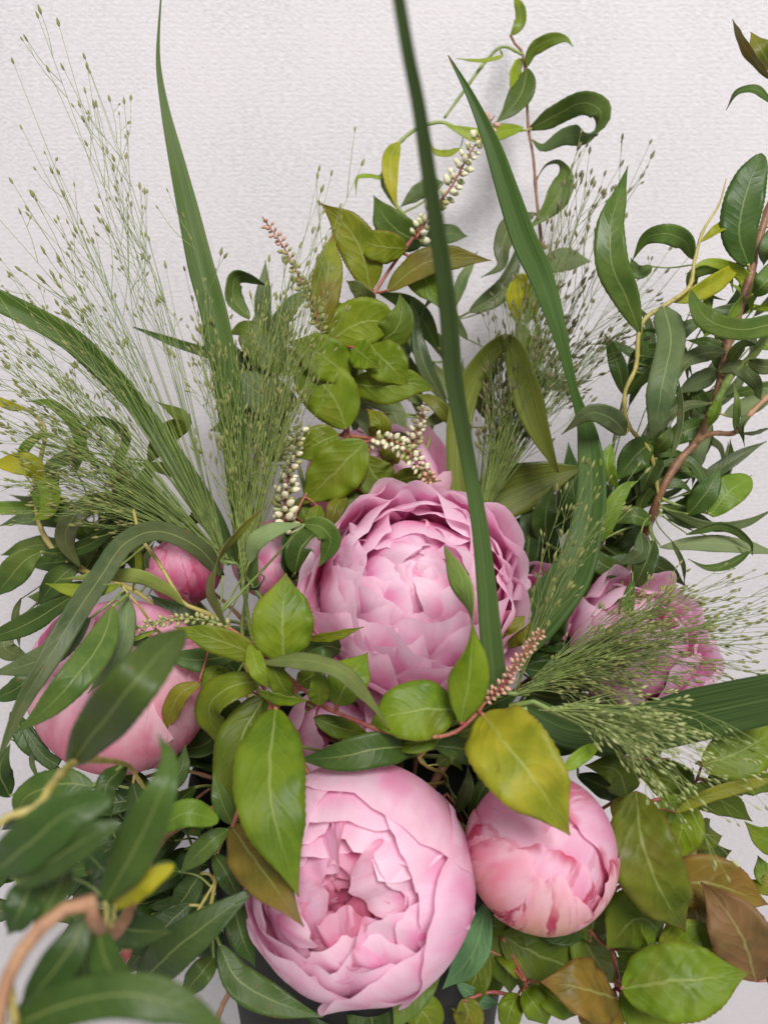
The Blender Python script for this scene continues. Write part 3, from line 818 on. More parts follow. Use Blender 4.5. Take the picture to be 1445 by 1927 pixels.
def panicle(label, base, fans, seed, mats, strand_px=1.9, seed_px=(6.2, 16.0), stalk_from=None, group='fine seed grass tufts'):
    """fans: list of (count, angle0, angle1, len0, len1, spread depth, start fraction) - angles from photo-up, clockwise"""
    g = random.Random(seed)
    b3 = P(*base)
    o = thing('panic_grass', label, 'grass', b3, group)
    sv, sf, ev, ef = [], [], [], []
    ns_, ne_ = 0, 0
    def add_strand(pts, r0, r1, n=9):
        nonlocal ns_
        s = spline(pts, n)
        v, f, _ = tube_arrays(s, [r0, r1], 3, cap=False)
        sv.append(v); sf.extend([tuple(i + ns_ for i in q) for q in f]); ns_ += len(v)
        return s
    def add_seed(p, d, sc):
        nonlocal ne_
        d = unit(d)
        a = unit(np.cross(d, np.array([0.3, 0.5, 0.8]) + np.array([g.uniform(-.4, .4) for _ in range(3)]))); b = np.cross(d, a)
        L = px(seed_px[1], base[2]) * sc; w = px(seed_px[0], base[2]) * sc * 0.5
        v = p + SEED_V[:, :1] * a * w + SEED_V[:, 1:2] * b * w + SEED_V[:, 2:3] * d * L
        ev.append(v); ef.extend([tuple(i + ne_ for i in q) for q in SEED_F]); ne_ += len(v)
    r = px(strand_px, base[2]) * 0.5
    for (cnt, a0, a1, l0, l1, dz, st) in fans:
        for _ in range(cnt):
            ang = math.radians(g.uniform(a0, a1)); L = g.uniform(l0, l1) ; Lm = px(L, base[2])
            depth = g.gauss(0, dz)
            mean = math.radians((a0 + a1) / 2)
            dirv = RIGHT * math.sin(ang) + UP * math.cos(ang) + FWD * depth
            dirm = RIGHT * math.sin(mean * 0.75) + UP * math.cos(mean * 0.75)
            p0 = b3 + dirm * px(g.uniform(0, st), base[2]) + RIGHT * g.uniform(-.002, .002) + FWD * g.uniform(-.002, .002)
            p2 = p0 + unit(dirv) * Lm
            wob = np.array([g.uniform(-1, 1) for _ in range(3)]) * Lm * 0.05
            p1 = p0 + unit(unit(dirv) * 0.8 + unit(dirm) * 0.35) * Lm * 0.5 + wob
            q1 = p1 * 0.45 + p2 * 0.55 + np.array([g.uniform(-1, 1) for _ in range(3)]) * Lm * 0.022
            s = add_strand([p0, p1, q1, p2], r * 1.25, r * 0.5, 10)
            add_seed(s[-1], s[-1] - s[-2], g.uniform(0.8, 1.15))
            nb = g.randint(3, 5) if L > 180 else g.randint(1, 3)
            for _k in range(nb):
                t = g.uniform(0.42, 0.95); i = min(8, int(t * 9))
                q = s[i] + (s[i + 1] - s[i]) * (t * 9 - i)
                d0 = unit(s[i + 1] - s[i])
                off = np.array([g.uniform(-1, 1) for _ in range(3)]) ; off -= d0 * np.dot(off, d0); off = unit(off)
                bl = Lm * g.uniform(0.10, 0.26) * (1.1 - t * 0.5)
                e = q + unit(d0 + off * g.uniform(0.22, 0.55)) * bl
                m = (q + e) / 2 + off * bl * 0.05 + np.array([g.uniform(-1, 1) for _ in range(3)]) * bl * 0.03
                ss = add_strand([q, m, e], r * 0.75, r * 0.5, 5)
                add_seed(e, e - m, g.uniform(0.55, 1.2))
                if g.random() < 0.6:
                    d2 = unit(ss[3] - ss[2]); of2 = np.array([g.uniform(-1, 1) for _ in range(3)])
                    e2 = ss[3] + unit(d2 + of2 * 0.45) * bl * g.uniform(0.18, 0.32)
                    add_strand([ss[3], (ss[3] + e2) / 2, e2], r * 0.55, r * 0.45, 3)
                    add_seed(e2, e2 - ss[3], g.uniform(0.5, 1.05))
    tag(mesh('fine_branch', np.vstack(sv), sf, mats[0], o, origin=b3), kind='stuff')
    tag(mesh('seed', np.vstack(ev), ef, mats[1], o, origin=b3), kind='stuff')
    ma = math.radians((fans[0][1] + fans[0][2]) / 2)
    lead = RIGHT * math.sin(ma) + UP * math.cos(ma)
    far = P(*stalk_from) if stalk_from else None
    pts = [INSIDE, MOUTH + np.array([0, 0, -0.01])] + ([far] if far is not None else []) + [b3 - lead * 0.012 + FWD * 0.002, b3 + lead * 0.008]
    s = spline(pts, 24)
    tv, tf, tuv = tube_arrays(s, [0.0014, 0.0011], 7)
    mesh('stalk', tv, tf, M_GREENSTEM, o, uv=tuv, origin=b3)

def build_panicles():
    panicle('fine green seed grass tuft spreading to the upper left beside the tall straight blade', (428, 1065, .425),
            [(58, -80, -50, 180, 400, .16, 150), (38, -66, -40, 330, 560, .16, 120), (26, -50, -24, 480, 720, .12, 120), (12, -31, -14, 700, 930, .10, 80), (5, -24, -15, 940, 1060, .06, 40)], 3,
            (M_STRAND, M_SEED), stalk_from=(470, 1250, .43))
    panicle('upright feathery seed grass tuft standing in front of the tall straight blade base', (458, 1085, .415),
            [(38, -22, 16, 160, 420, .16, 150), (22, -16, 20, 380, 620, .14, 100), (18, 2, 20, 480, 740, .10, 60), (20, 8, 24, 240, 420, .10, 60)], 5,
            (M_STRAND_PALE, M_SEED), stalk_from=(500, 1250, .425))
    panicle('wispy dark seed grass fanning up behind the leaning blade towards the right willow', (900, 985, .47),
            [(60, -2, 38, 120, 340, .12, 100), (40, 4, 46, 260, 480, .12, 60), (26, 8, 44, 420, 640, .10, 60), (9, 12, 26, 620, 760, .08, 40)], 8,
            (M_STRAND, M_SEED_DARK), stalk_from=(880, 1200, .46))
    panicle('drooping seed grass tuft sweeping to the right edge in front of the open pink peony', (965, 1310, .375),
            [(80, 50, 115, 60, 230, .25, 90), (40, 44, 90, 140, 320, .20, 110), (38, 54, 94, 260, 470, .20, 110), (20, 60, 92, 420, 560, .20, 60), (14, 10, 34, 200, 440, .12, 60)], 13,
            (M_STRAND, M_SEED), stalk_from=(850, 1400, .40))
    panicle('pale blurred seed grass tuft hanging down to the right above the tight bud', (1020, 1335, .325),
            [(40, 82, 130, 90, 240, .22, 60), (20, 95, 135, 200, 400, .25, 50), (8, 98, 128, 380, 520, .2, 30)], 17,
            (M_STRAND_PALE, M_SEED_PALE), stalk_from=(930, 1420, .36), seed_px=(6.5, 15))
build_panicles()

# ---------------------------------------------------------------- flower spikes with small buds
def bud_mesh():
    rings = [(0.0, 0.18), (0.06, 0.55), (0.22, 0.86), (0.45, 1.0), (0.70, 0.86), (0.90, 0.45), (1.0, 0.05)]
    n = 8
    v, f, uv = [], [], []
    for z, r in rings:
        for k in range(n):
            a = 2 * math.pi * k / n
            v.append((0.31 * r * math.cos(a), 0.31 * r * math.sin(a), z)); uv.append((k / n, z))
    for i in range(len(rings) - 1):
        for k in range(n):
            k2 = (k + 1) % n
            f.append((i * n + k, i * n + k2, (i + 1) * n + k2, (i + 1) * n + k))
    return v, f, uv
def make_bud_data(name, mat):
    v, f, uv = bud_mesh()
    o = mesh(name, v, f, mat, uv=uv)
    me = o.data
    bpy.data.objects.remove(o)
    return me
BUDS = {'w': make_bud_data('bud', M_BUD_WHITE), 'p': make_bud_data('bud', M_BUD_PINK), 'g': make_bud_data('bud', M_BUD_GREEN)}

def raceme(plant, pts, size_px, n, kind='w', tip='p', tipn=0.2, mat=None, spread=1.0, seed=1):
    g = random.Random(seed)
    p3 = [P(*p) for p in pts]
    s = spline(p3, 40)
    dm = float(np.mean([p[2] for p in pts]))
    v, f, uv = tube_arrays(s, [px(6, dm) / 2, px(2.5, dm) / 2], 7)
    vs, fs, us = [v], list(f), [uv]
    buds = []
    n = int(n * 1.3)
    for k in range(n):
        t = (k + 0.5) / n
        i = int(t * 38); q = s[i] + (s[i + 1] - s[i]) * (t * 38 - i); T = unit(s[i + 1] - s[i])
        a = k * 2.4 + g.uniform(-.4, .4)
        e1 = unit(np.cross(T, np.array([0.2, -0.9, 0.3]))); e2 = np.cross(T, e1)
        out = e1 * math.cos(a) + e2 * math.sin(a)
        L = px(size_px, dm) * (1 - 0.36 * t) * g.uniform(0.68, 1.12)
        d = unit(out * g.uniform(0.8, 1.1) * spread + T * g.uniform(0.25, 0.6))
        st = q + out * px(size_px, dm) * 0.28 * spread
        me = BUDS[tip if t > 1 - tipn else ('g' if kind == 'w' and g.random() < 0.28 else kind)]
        tv, tf, tu = tube_arrays(np.array([q, (q + st) / 2, st + d * L * 0.1]), px(2.2, dm) / 2, 4)
        nv = sum(len(a_) for a_ in vs)
        vs.append(tv); us.append(tu); fs += [tuple(i_ + nv for i_ in q_) for q_ in tf]
        b = bpy.data.objects.new('bud', me)
        R = Vector(d).to_track_quat('Z', 'Y').to_matrix().to_4x4()
        b.matrix_local = Matrix.Translation(Vector(st - plant.base)) @ R @ Matrix.Diagonal((L, L, L, 1))
        buds.append(b)
    o = mesh('flower_spike', np.vstack(vs), fs, mat or M_REDSTEM, plant.o, uv=np.vstack(us), origin=plant.base)
    for b in buds:
        link(b, o)
    plant.samples.append(s)
    return o

# ---------------------------------------------------------------- willow branches
def build_willow():
    # --- curly willow rising behind, upper middle
    W = Plant('willow_branch', 'curly willow branch with twisted yellow-green leaves rising above the pointed blade to the top edge', 'branch', MOUTH, 'w')
    W.stem([(905, 1020, .49), (960, 720, .505), (978, 600, .51), (1010, 500, .512), (1018, 460, .513), (1009, 370, .515), (1003, 296, .515), (994, 242, .515), (990, 170, .515), (984, 104, .512), (969, 83, .512), (960, 66, .512)],
           [16, 13, 11, 9, 6, 5], M_BARK, inside(0.02, 0.02))
    W.stem([(985, 104, .512), (945, 88, .51), (912, 118, .51), (870, 175, .508), (836, 222, .505)], [5, 6, 5], M_GREENSTEM)
    W.stem([(988, 245, .513), (940, 252, .51), (905, 256, .508), (868, 246, .506), (830, 230, .505), (785, 242, .503), (752, 268, .502), (735, 295, .50), (722, 320, .50), (722, 352, .50), (752, 395, .50), (790, 440, .50)], [4, 6, 7, 8, 6], M_GREENSTEM)
    L = W.leaf
    L([(960, 68), (976, 46), (979, 22), (966, -12)], 27, .512, (20, -40, 30), 'li', tw=False)
    L([(990, 128), (1001, 96), (1032, 76), (1062, 73), (1078, 88)], 30, (.512, .50), (40, 15, -30), 'br')
    L([(992, 128), (983, 170), (960, 205), (932, 232)], 52, (.512, .50), (20, 5), 'md')
    L([(983, 112), (970, 140), (962, 185)], 34, .517, (-50, -20), 'li')
    L([(998, 242), (1045, 217), (1095, 194), (1130, 210), (1112, 250), (1062, 257), (1022, 278), (1000, 262)], 40, (.512, .505, .49, .475, .485, .50, .51, .51), (30, 20, 0, -10, 160, 190, 180), 'md', kind='o', bow=0)
    L([(1010, 335), (1028, 310), (1052, 306), (1062, 335), (1040, 385), (998, 428)], 48, (.513, .505, .50, .495), (70, 60, 10, -10, 0), 'md', widths=[4, 8, 18, 40, 46, 24, 2])
    L([(1010, 400), (965, 420), (945, 462), (943, 500), (905, 522)], 44, (.51, .495, .49), (60, 30, 0, 40), 'gg')
    L([(1015, 515), (1055, 488), (1112, 492)], 52, .52, (150, 165), 'pg')
    L([(940, 92), (941, 106), (905, 114), (858, 110)], 11, .508, (50, 40), 'li')
    L([(985, 240), (950, 246), (905, 256), (860, 243), (830, 230)], 34, (.512, .50), (35, 10, 40), 'li')
    L([(868, 278), (840, 289), (815, 283), (806, 262)], 16, .503, (50, 10), 'li')
    L([(750, 266), (735, 300), (736, 345), (748, 395)], 36, .497, (10, -20), 'ye')
    L([(735, 300), (718, 332), (694, 331), (672, 336), (670, 368)], 15, (.498, .488), (30, 60, 20), 'li')
    L([(800, 452), (765, 445), (728, 415), (703, 368)], 70, .495, (0, -15), 'md')
    L([(835, 344), (795, 358), (752, 390)], 38, .505, (150, 160), 'pg')
    L([(790, 462), (840, 440), (880, 445)], 44, .50, (-30, -10), 'gg')
    L([(978, 605), (968, 560), (985, 530), (1010, 590)], 40, .51, (10, 40), 'ye')
    L([(990, 610), (1000, 570), (975, 530)], 34, .512, (-30, 20), 'li')
    L([(1000, 580), (1015, 640), (1000, 690), (940, 640)], 20, .512, (60, 20), 'li')
    L([(950, 740), (975, 690), (1010, 710), (1060, 725), (1115, 715)], 34, .50, (160, 170, 150), 'pg')
    L([(930, 800), (905, 740), (925, 690), (965, 660)], 44, .50, (-20, 10), 'gg')
    L([(960, 720), (990, 640), (960, 590)], 26, .507, (30, 0), 'li')
    L([(880, 640), (850, 600), (820, 560), (790, 590)], 30, .50, (20, 60), 'gg')
    L([(840, 760), (800, 690), (785, 620), (800, 580)], 34, .505, (-10, 30), 'gg')
    L([(850, 800), (820, 760), (780, 740)], 30, .505, (-10, 30), 'ol')

    # --- heavy branch on the right
    W = Plant('willow_branch', 'thick red-brown willow branch with narrow dark leaves climbing the right side', 'branch', MOUTH, 'w')
    W.stem([(1090, 1200, .485), (1175, 1080, .475), (1222, 985, .45), (1243, 925, .44), (1276, 868, .44), (1311, 830, .44), (1338, 775, .438), (1356, 715, .436), (1367, 655, .434), (1388, 588, .432), (1412, 515, .43), (1421, 470, .43), (1450, 380, .43), (1478, 300, .43)],
           [18, 17, 16, 15, 14, 16, 15, 12], M_BARK, inside(0.04, 0.0))
    W.stem([(1333, 785, .437), (1372, 710, .43), (1405, 680, .425), (1432, 645, .42), (1475, 560, .42)], [13, 15, 14], M_GREENSTEM)
    W.stem([(1305, 835, .44), (1340, 816, .43), (1382, 814, .425), (1410, 780, .42), (1470, 720, .42)], [9, 10, 9], M_TAN)
    W.stem([(1238, 930, .44), (1222, 850, .435), (1183, 802, .43), (1175, 742, .427), (1196, 690, .425), (1201, 630, .425), (1215, 598, .425), (1252, 574, .423), (1296, 540, .42), (1306, 490, .42), (1322, 435, .42), (1352, 385, .42), (1366, 336, .42)],
           [7, 8, 8, 9, 8, 6, 2], M_GOLD)
    W.stem([(1450, 380, .43), (1470, 250, .43), (1462, 200, .428), (1448, 150, .426), (1425, 100, .425)], [8, 6, 4], M_TAN)
    L = W.leaf
    L([(1204, 628), (1178, 560), (1152, 500), (1147, 430), (1164, 370), (1181, 312)], 66, (.424, .41, .42), (-10, 5, 15), 'md')
    L([(1302, 488), (1288, 455), (1252, 440), (1214, 450), (1188, 492)], 42, (.42, .405, .42), (-20, 0, 30), 'md')
    L([(1226, 500), (1200, 512), (1186, 485)], 30, .43, (30, 10), 'md')
    L([(1262, 568), (1310, 552), (1360, 522), (1402, 485)], 40, .425, (5, 20), 'ye')
    L([(1318, 455), (1352, 430), (1405, 398)], 24, .42, (-40, -10), 'ye')
    L([(1408, 500), (1390, 440), (1402, 365), (1432, 288)], 72, (.425, .415), (10, -5), 'dk', kind='b')
    L([(1414, 556), (1440, 530), (1480, 478)], 46, .42, (-20, 0), 'md')
    L([(1460, 420), (1440, 470), (1436, 500)], 30, .42, 10, 'gg')
    L([(1450, 152), (1412, 105), (1392, 72), (1377, 36)], 30, .42, (-55, -45), 'sb')
    L([(1452, 130), (1432, 95), (1412, 60)], 46, .425, (10, 30), 'so')
    L([(1452, 195), (1425, 170), (1388, 172), (1365, 207)], 24, .42, (45, 55), 'dk')
    L([(1470, 605), (1400, 620), (1340, 607), (1310, 575), (1300, 545)], 40, (.41, .40, .41), (10, 0, 30), 'md', kind='o')
    L([(1248, 576), (1262, 640), (1246, 720), (1234, 790), (1222, 830)], 52, (.42, .405, .41), (-15, 10), 'gg', kind='o')
    L([(1366, 664), (1330, 664), (1292, 680), (1262, 725)], 36, (.43, .41), (-20, 10, 30), 'gg')
    L([(1240, 672), (1208, 704), (1172, 748)], 42, .43, (30, 10), 'dk')
    L([(1250, 690), (1268, 640), (1300, 612), (1340, 604)], 36, .425, (-30, 0), 'dk')
    L([(1355, 702), (1315, 718), (1270, 742)], 44, .44, (150, 165), 'pg')
    L([(1334, 795), (1290, 812), (1232, 842)], 46, .445, (0, 10), 'dk')
    L([(1338, 758), (1280, 768), (1225, 815), (1190, 838)], 26, .435, (40, 20), 'gg')
    L([(1360, 782), (1410, 762), (1470, 735)], 42, .435, (165, 150), 'pg')
    L([(1352, 752), (1342, 778), (1330, 806)], 26, .425, (25, 5), 'br')
    L([(1276, 716), (1280, 780), (1266, 850), (1244, 884)], 17, .42, (50, 30), 'gg')
    L([(1322, 740), (1315, 830), (1302, 915)], 46, .465, (160, 170), 'pg')
    L([(1178, 818), (1150, 788), (1108, 778), (1056, 818)], 46, (.425, .405, .41), (20, 0, -35), 'gg')
    L([(1228, 832), (1195, 858), (1158, 905)], 64, .435, (-25, 5), 'dk')
    L([(1238, 860), (1222, 890), (1205, 928)], 48, .44, (30, 10), 'vd')
    L([(1148, 836), (1142, 880), (1164, 925)], 34, .42, (0, 20), 'br')
    L([(1130, 1020), (1150, 960), (1175, 920), (1200, 905)], 40, .425, (0, 20), 'br')
    L([(1292, 970), (1330, 925), (1356, 878)], 50, .43, (-15, 20), 'dk')
    L([(1335, 970), (1368, 928), (1412, 898)], 58, .43, (5, -10), 'br', kind='b')
    L([(1240, 1030), (1320, 1022), (1400, 1028), (1470, 1045)], 38, .43, (150, 165), 'pg')
    L([(1290, 1006), (1358, 990), (1408, 1018), (1415, 1045)], 22, .42, (40, 20), 'dk')
    L([(1412, 1036), (1372, 1062), (1330, 1068), (1294, 1052)], 20, .42, (30, 0), 'dk')
    L([(1262, 1016), (1284, 1060), (1287, 1098)], 12, .42, (20, 40), 'gg')
    L([(1205, 1000), (1205, 1040), (1162, 1062)], 36, .43, (20, 0), 'gg')
    L([(1230, 1015), (1212, 1065), (1185, 1118)], 46, .43, (20, 0), 'vd')
    L([(1225, 985), (1190, 970), (1150, 985)], 40, .445, (10, 30), 'dk')
    L([(1243, 950), (1290, 975), (1345, 985)], 40, .445, (-10, 20), 'dk')
    L([(1250, 960), (1330, 990), (1400, 985), (1460, 955)], 22, .43, (30, 0), 'gg')
    L([(1180, 1080), (1130, 1060), (1085, 1010)], 44, .45, (-10, 20), 'dk')
    L([(1170, 1100), (1150, 1150), (1140, 1210)], 48, .44, (10, 30), 'dk')
    L([(1190, 1090), (1175, 1160), (1160, 1210)], 30, .42, (20, 0), 'md')
    L([(1350, 700), (1385, 690), (1420, 720), (1430, 760)], 34, .43, (-20, 20), 'gg')
    L([(1405, 680), (1440, 690), (1480, 680)], 32, .42, (20, 0), 'gg')
    L([(1382, 812), (1386, 760), (1380, 720)], 16, .42, (30, 10), 'md')
    L([(1360, 620), (1385, 580), (1400, 555), (1370, 530)], 28, .43, (30, 60), 'br')
    L([(1350, 640), (1335, 590), (1330, 560), (1365, 565)], 20, .44, (30, 60), 'li')
    L([(1365, 690), (1395, 650), (1425, 650)], 26, .43, (-30, 60), 'md')
    L([(1410, 780), (1395, 800), (1400, 840)], 18, .42, (30, 60), 'gg')
    L([(1385, 815), (1415, 815), (1450, 805)], 14, .42, (60, 40), 'gg')
    L([(1355, 700), (1340, 650), (1290, 640)], 30, .445, (20, 0), 'dk')
    L([(1330, 780), (1310, 740), (1290, 720)], 34, .45, (20, 0), 'dk')
    L([(1222, 850), (1250, 830), (1262, 800)], 34, .44, (20, 0), 'md')

    # --- curly twigs at the left, at the back
    W = Plant('willow_branch', 'yellow-green willow twig with pale curled leaves against the wall at the left edge', 'branch', MOUTH, 'w')
    W.stem([(330, 1180, .46), (250, 1110, .465), (130, 1060, .47), (80, 1000, .475), (68, 930, .475), (76, 868, .475), (86, 822, .475), (78, 792, .475), (45, 768, .475), (-15, 750, .475)], [10, 10, 10, 9, 9, 7], M_GOLD, inside(-0.03, 0.0))
    L = W.leaf
    L([(82, 905), (60, 878), (25, 872), (-20, 872)], 50, .46, (10, 30), 'ye')
    L([(70, 900), (95, 925), (90, 960), (60, 980)], 44, .46, (10, 30), 'li')
    L([(58, 922), (100, 950), (138, 985), (165, 1015)], 50, .465, (0, 20), 'br')
    L([(245, 958), (190, 945), (140, 972), (124, 1018), (152, 1068)], 38, (.46, .44, .45), (20, 10, -20), 'gg', kind='o')
    L([(80, 1036), (40, 1062), (-10, 1125)], 60, .43, (-10, 10), 'md')
    L([(75, 1040), (130, 1038), (190, 1012), (245, 962)], 34, .45, (30, 0), 'dk')
    L([(150, 1060), (110, 1090), (70, 1140)], 50, .46, (0, 20), 'dk')
    L([(190, 1010), (220, 1040), (200, 1070)], 40, .47, (0, 20), 'dk')
    L([(40, 1125), (30, 1160), (38, 1220)], 18, .45, (30, 20), 'gg')
    L([(20, 1180), (10, 1220), (60, 1240)], 40, .46, (0, 20), 'gg')
    L([(130, 1060), (165, 1040), (170, 1000)], 36, .47, (10, 40), 'md')
    L([(45, 770), (10, 760), (-20, 740)], 22, .475, (30, 20), 'ye')
    L([(345, 1000), (380, 950), (350, 900), (300, 880), (240, 870)], 40, .47, (10, 40, 20), 'md')
    L([(280, 870), (310, 820), (345, 790), (295, 755)], 46, .475, (10, 30), 'sd')
    L([(250, 1110), (262, 1060), (255, 1000), (275, 970)], 16, .46, (30, 10), 'li')
    L([(290, 1090), (280, 1050), (290, 1020)], 24, .46, (30, 10), 'gg')

    # --- long narrow leaves over the big closed peony
    W = Plant('willow_branch', 'willow twig whose long narrow leaves hang over the big closed peony on the left', 'branch', MOUTH, 'w')
    W.stem([(480, 1290, .40), (430, 1180, .385), (350, 1138, .375), (335, 1120, .38), (300, 1060, .385), (265, 1010, .39), (252, 960, .395)], [8, 8, 9, 9, 6], M_GOLD, inside(-0.02, -0.02))
    W.stem([(430, 1180, .385), (320, 1200, .36), (262, 1140, .345), (228, 1100, .342)], [6, 5, 4], M_GOLD)
    L = W.leaf
    L([(420, 1085), (372, 1030), (300, 1000), (236, 1022), (190, 1085), (140, 1160), (90, 1245), (40, 1330), (-5, 1435)], 42, (.40, .38, .37, .355, .34, .325, .315, .31, .31), (30, 20, 10, 0, -10), 'gg', kind='o', bow=0)
    L([(348, 1140), (310, 1108), (262, 1086), (205, 1084), (112, 1090)], 32, (.375, .36), (150, 160, 150), 'li')
    L([(230, 1100), (180, 1112), (135, 1110), (86, 1098)], 30, .34, (-20, 10, 0), 'li')
    L([(214, 1138), (190, 1210), (130, 1290), (72, 1348), (28, 1380)], 70, (.325, .302, .302), (15, 0, -10), 'md')
    L([(234, 1112), (238, 1170), (218, 1240), (166, 1305)], 48, .347, (160, 170), 'pg')
    L([(172, 1162), (120, 1214), (60, 1248), (-20, 1270)], 52, .335, (-10, 10), 'gg')
    L([(300, 1185), (262, 1200), (232, 1210), (240, 1240), (268, 1225)], 12, .352, (30, 60), 'li')
    L([(312, 1228), (272, 1208), (235, 1204)], 26, .355, (20, 0), 'dk')
    L([(448, 1232), (375, 1242), (305, 1232)], 52, .365, (-10, 5), 'dk')
    L([(430, 1290), (385, 1270), (330, 1255)], 40, .375, (-10, 5), 'md')
    L([(80, 1240), (40, 1290), (-20, 1320)], 44, .37, (0, 20), 'dk')
    L([(40, 1360), (80, 1420), (110, 1440), (20, 1390)], 30, .37, (0, 20), 'dk')
    L([(20, 1340), (60, 1400), (115, 1448)], 44, .375, (0, 20), 'dk')
    L([(60, 1410), (62, 1440), (75, 1470)], 12, .37, (30, 20), 'gg')
    L([(140, 1120), (60, 1170), (0, 1195), (-30, 1200)], 46, .38, (-10, 10), 'dk')
    L([(460, 1090), (480, 1105), (496, 1085), (470, 1075)], 20, .40, (60, 100), 'gg')
    L([(470, 1060), (480, 1020), (520, 995), (572, 986)], 40, .375, (165, 150), 'pg')
    L([(570, 986), (604, 992), (622, 1020), (600, 1068)], 48, .37, (10, 20), 'md')

    # --- near branch lower left, out of focus
    W = Plant('willow_branch', 'blurred willow branch with big dark leaves hanging close in the lower left corner', 'branch', MOUTH, 'w')
    W.stem([(330, 1560, .360), (230, 1740, .232), (180, 1735, .186), (172, 1698, .180), (120, 1712, .178), (62, 1762, .174), (18, 1835, .172), (-5, 1920, .170), (-10, 1990, .170)], [14, 20, 24, 26, 26, 24], M_TAN, inside(-.040, -.024))
    W.stem([(330, 1560, .360), (270, 1480, .330), (240, 1440, .310), (180, 1430, .249), (137, 1437, .234), (95, 1482, .210), (70, 1522, .204), (8, 1540, .200), (-30, 1600, .196)], [8, 10, 12, 14, 12], M_GOLD)
    W.stem([(20, 1990, .178), (30, 1940, .176), (26, 1900, .174), (18, 1840, .173)], [16, 18, 14], M_GOLD)
    L = W.leaf
    L([(134, 1438), (185, 1370), (250, 1290), (308, 1222), (348, 1186)], 92, (.237, .210, .232), (10, 0, -15), 'dk', kind='b')
    L([(-10, 1640), (55, 1590), (125, 1532), (212, 1502)], 96, (.196, .192), (0, 10), 'vd', kind='b')
    L([(30, 1665), (120, 1605), (180, 1570), (228, 1548)], 70, (.192, .188), (-10, -20), 'vd', kind='b')
    L([(195, 1700), (250, 1605), (300, 1500), (318, 1430), (298, 1382)], 92, (.210, .200, .208), (5, -10), 'dk')
    L([(215, 1705), (268, 1665), (328, 1628)], 46, .214, (0, 20), 'ye', kind='b')
    L([(165, 1720), (130, 1790), (60, 1880), (40, 1910)], 80, .188, (10, -10), 'vd')
    L([(182, 1735), (205, 1820), (262, 1880)], 66, .192, (-20, 0), 'dk')
    L([(190, 1740), (250, 1750), (325, 1755)], 72, .245, (10, 20), 'vd')
    L([(30, 1930), (110, 1895), (220, 1872), (330, 1890), (430, 1940)], 76, (.176, .172), (-10, 10), 'dk', kind='o')
    L([(70, 1640), (40, 1710), (15, 1760)], 76, .208, (10, 20), 'vd')
    L([(130, 1630), (95, 1700), (60, 1760)], 60, .210, (30, 20), 'dk')
    L([(180, 1480), (120, 1475), (50, 1500), (30, 1550)], 70, .300, (10, 20), 'dk')
    L([(240, 1440), (200, 1480), (210, 1540)], 46, .310, (10, 20), 'dk')
    L([(250, 1470), (260, 1530), (230, 1590)], 50, .320, (-10, 20), 'vd')
    L([(160, 1600), (200, 1650), (180, 1700)], 60, .249, (-10, 20), 'vd')
    L([(300, 1560), (350, 1530), (412, 1545)], 50, .310, (0, -15), 'br', kind='b')
    L([(120, 1850), (80, 1880), (20, 1920)], 60, .200, (20, 0), 'vd')
    L([(150, 1740), (160, 1830), (130, 1890)], 56, .208, (20, 0), 'dk')
    L([(110, 1640), (70, 1620), (10, 1650)], 56, .232, (20, 0), 'vd')
    L([(20, 1500), (0, 1450), (20, 1400)], 50, .340, (20, 0), 'vd')
    L([(280, 1620), (230, 1640), (190, 1690)], 56, .300, (20, 0), 'vd')
    L([(300, 1500), (340, 1450), (350, 1400)], 40, .360, (20, 0), 'vd')

    # --- small twig beside the round bloom
    W = Plant('willow_branch', 'short willow twig with small toothed leaves left of the round half-open peony', 'branch', MOUTH, 'w')
    W.stem([(520, 1560, .385), (470, 1545, .355), (438, 1556, .345), (410, 1600, .34), (405, 1660, .338), (390, 1740, .335)], [7, 8, 8, 7], M_GOLD, inside(-0.04, -0.03))
    W.stem([(405, 1660, .338), (330, 1780, .32), (258, 1858, .305)], [6, 6], M_GOLD)
    L = W.leaf
    L([(438, 1552), (416, 1505), (402, 1452)], 40, .335, (0, -20), 'md')
    L([(432, 1560), (392, 1588), (338, 1645)], 46, .33, (10, -10), 'md')
    L([(402, 1605), (430, 1650), (452, 1695)], 46, .335, (-15, 10), 'dk')
    L([(258, 1858), (320, 1795), (395, 1735), (494, 1660)], 86, (.305, .295, .30), (0, -10), 'vd')
    L([(405, 1800), (378, 1832), (342, 1876)], 50, .33, (10, 0), 'dk')
    L([(412, 1775), (450, 1845), (525, 1888), (608, 1915)], 66, (.325, .315), (-10, 10), 'dk')
    L([(380, 1640), (340, 1700), (310, 1730)], 56, .345, (10, 20), 'vd')
    L([(400, 1680), (350, 1740), (300, 1790)], 60, .35, (-10, 20), 'vd')
    L([(440, 1700), (455, 1760), (480, 1820)], 56, .35, (-10, 20), 'vd')
    L([(340, 1640), (300, 1640), (250, 1670)], 44, .34, (-10, 20), 'dk')
    L([(440, 1560), (462, 1548), (478, 1530)], 20, .34, (-10, 20), 'dk')
    L([(360, 1700), (290, 1760), (220, 1790)], 66, .34, (-10, 20), 'vd')

    # --- dark glossy leaves lying between the two largest blooms
    W = Plant('willow_branch', 'willow twig with dark glossy leaves lying between the two largest blooms', 'branch', MOUTH, 'w')
    W.stem([(840, 1470, .395), (800, 1440, .36), (788, 1425, .352), (812, 1402, .35), (790, 1402, .35)], [9, 9, 8, 6], M_GOLD, inside(0.02, -0.03))
    L = W.leaf
    L([(800, 1403), (720, 1408), (640, 1424), (558, 1430)], 72, (.35, .335, .345), (-15, 0, 10), 'dk')
    L([(815, 1402), (880, 1412), (948, 1442)], 58, .355, (10, -10), 'dk')
    L([(640, 1222), (610, 1216), (572, 1232)], 50, .375, (0, 10), 'vd', kind='b', tw=False)
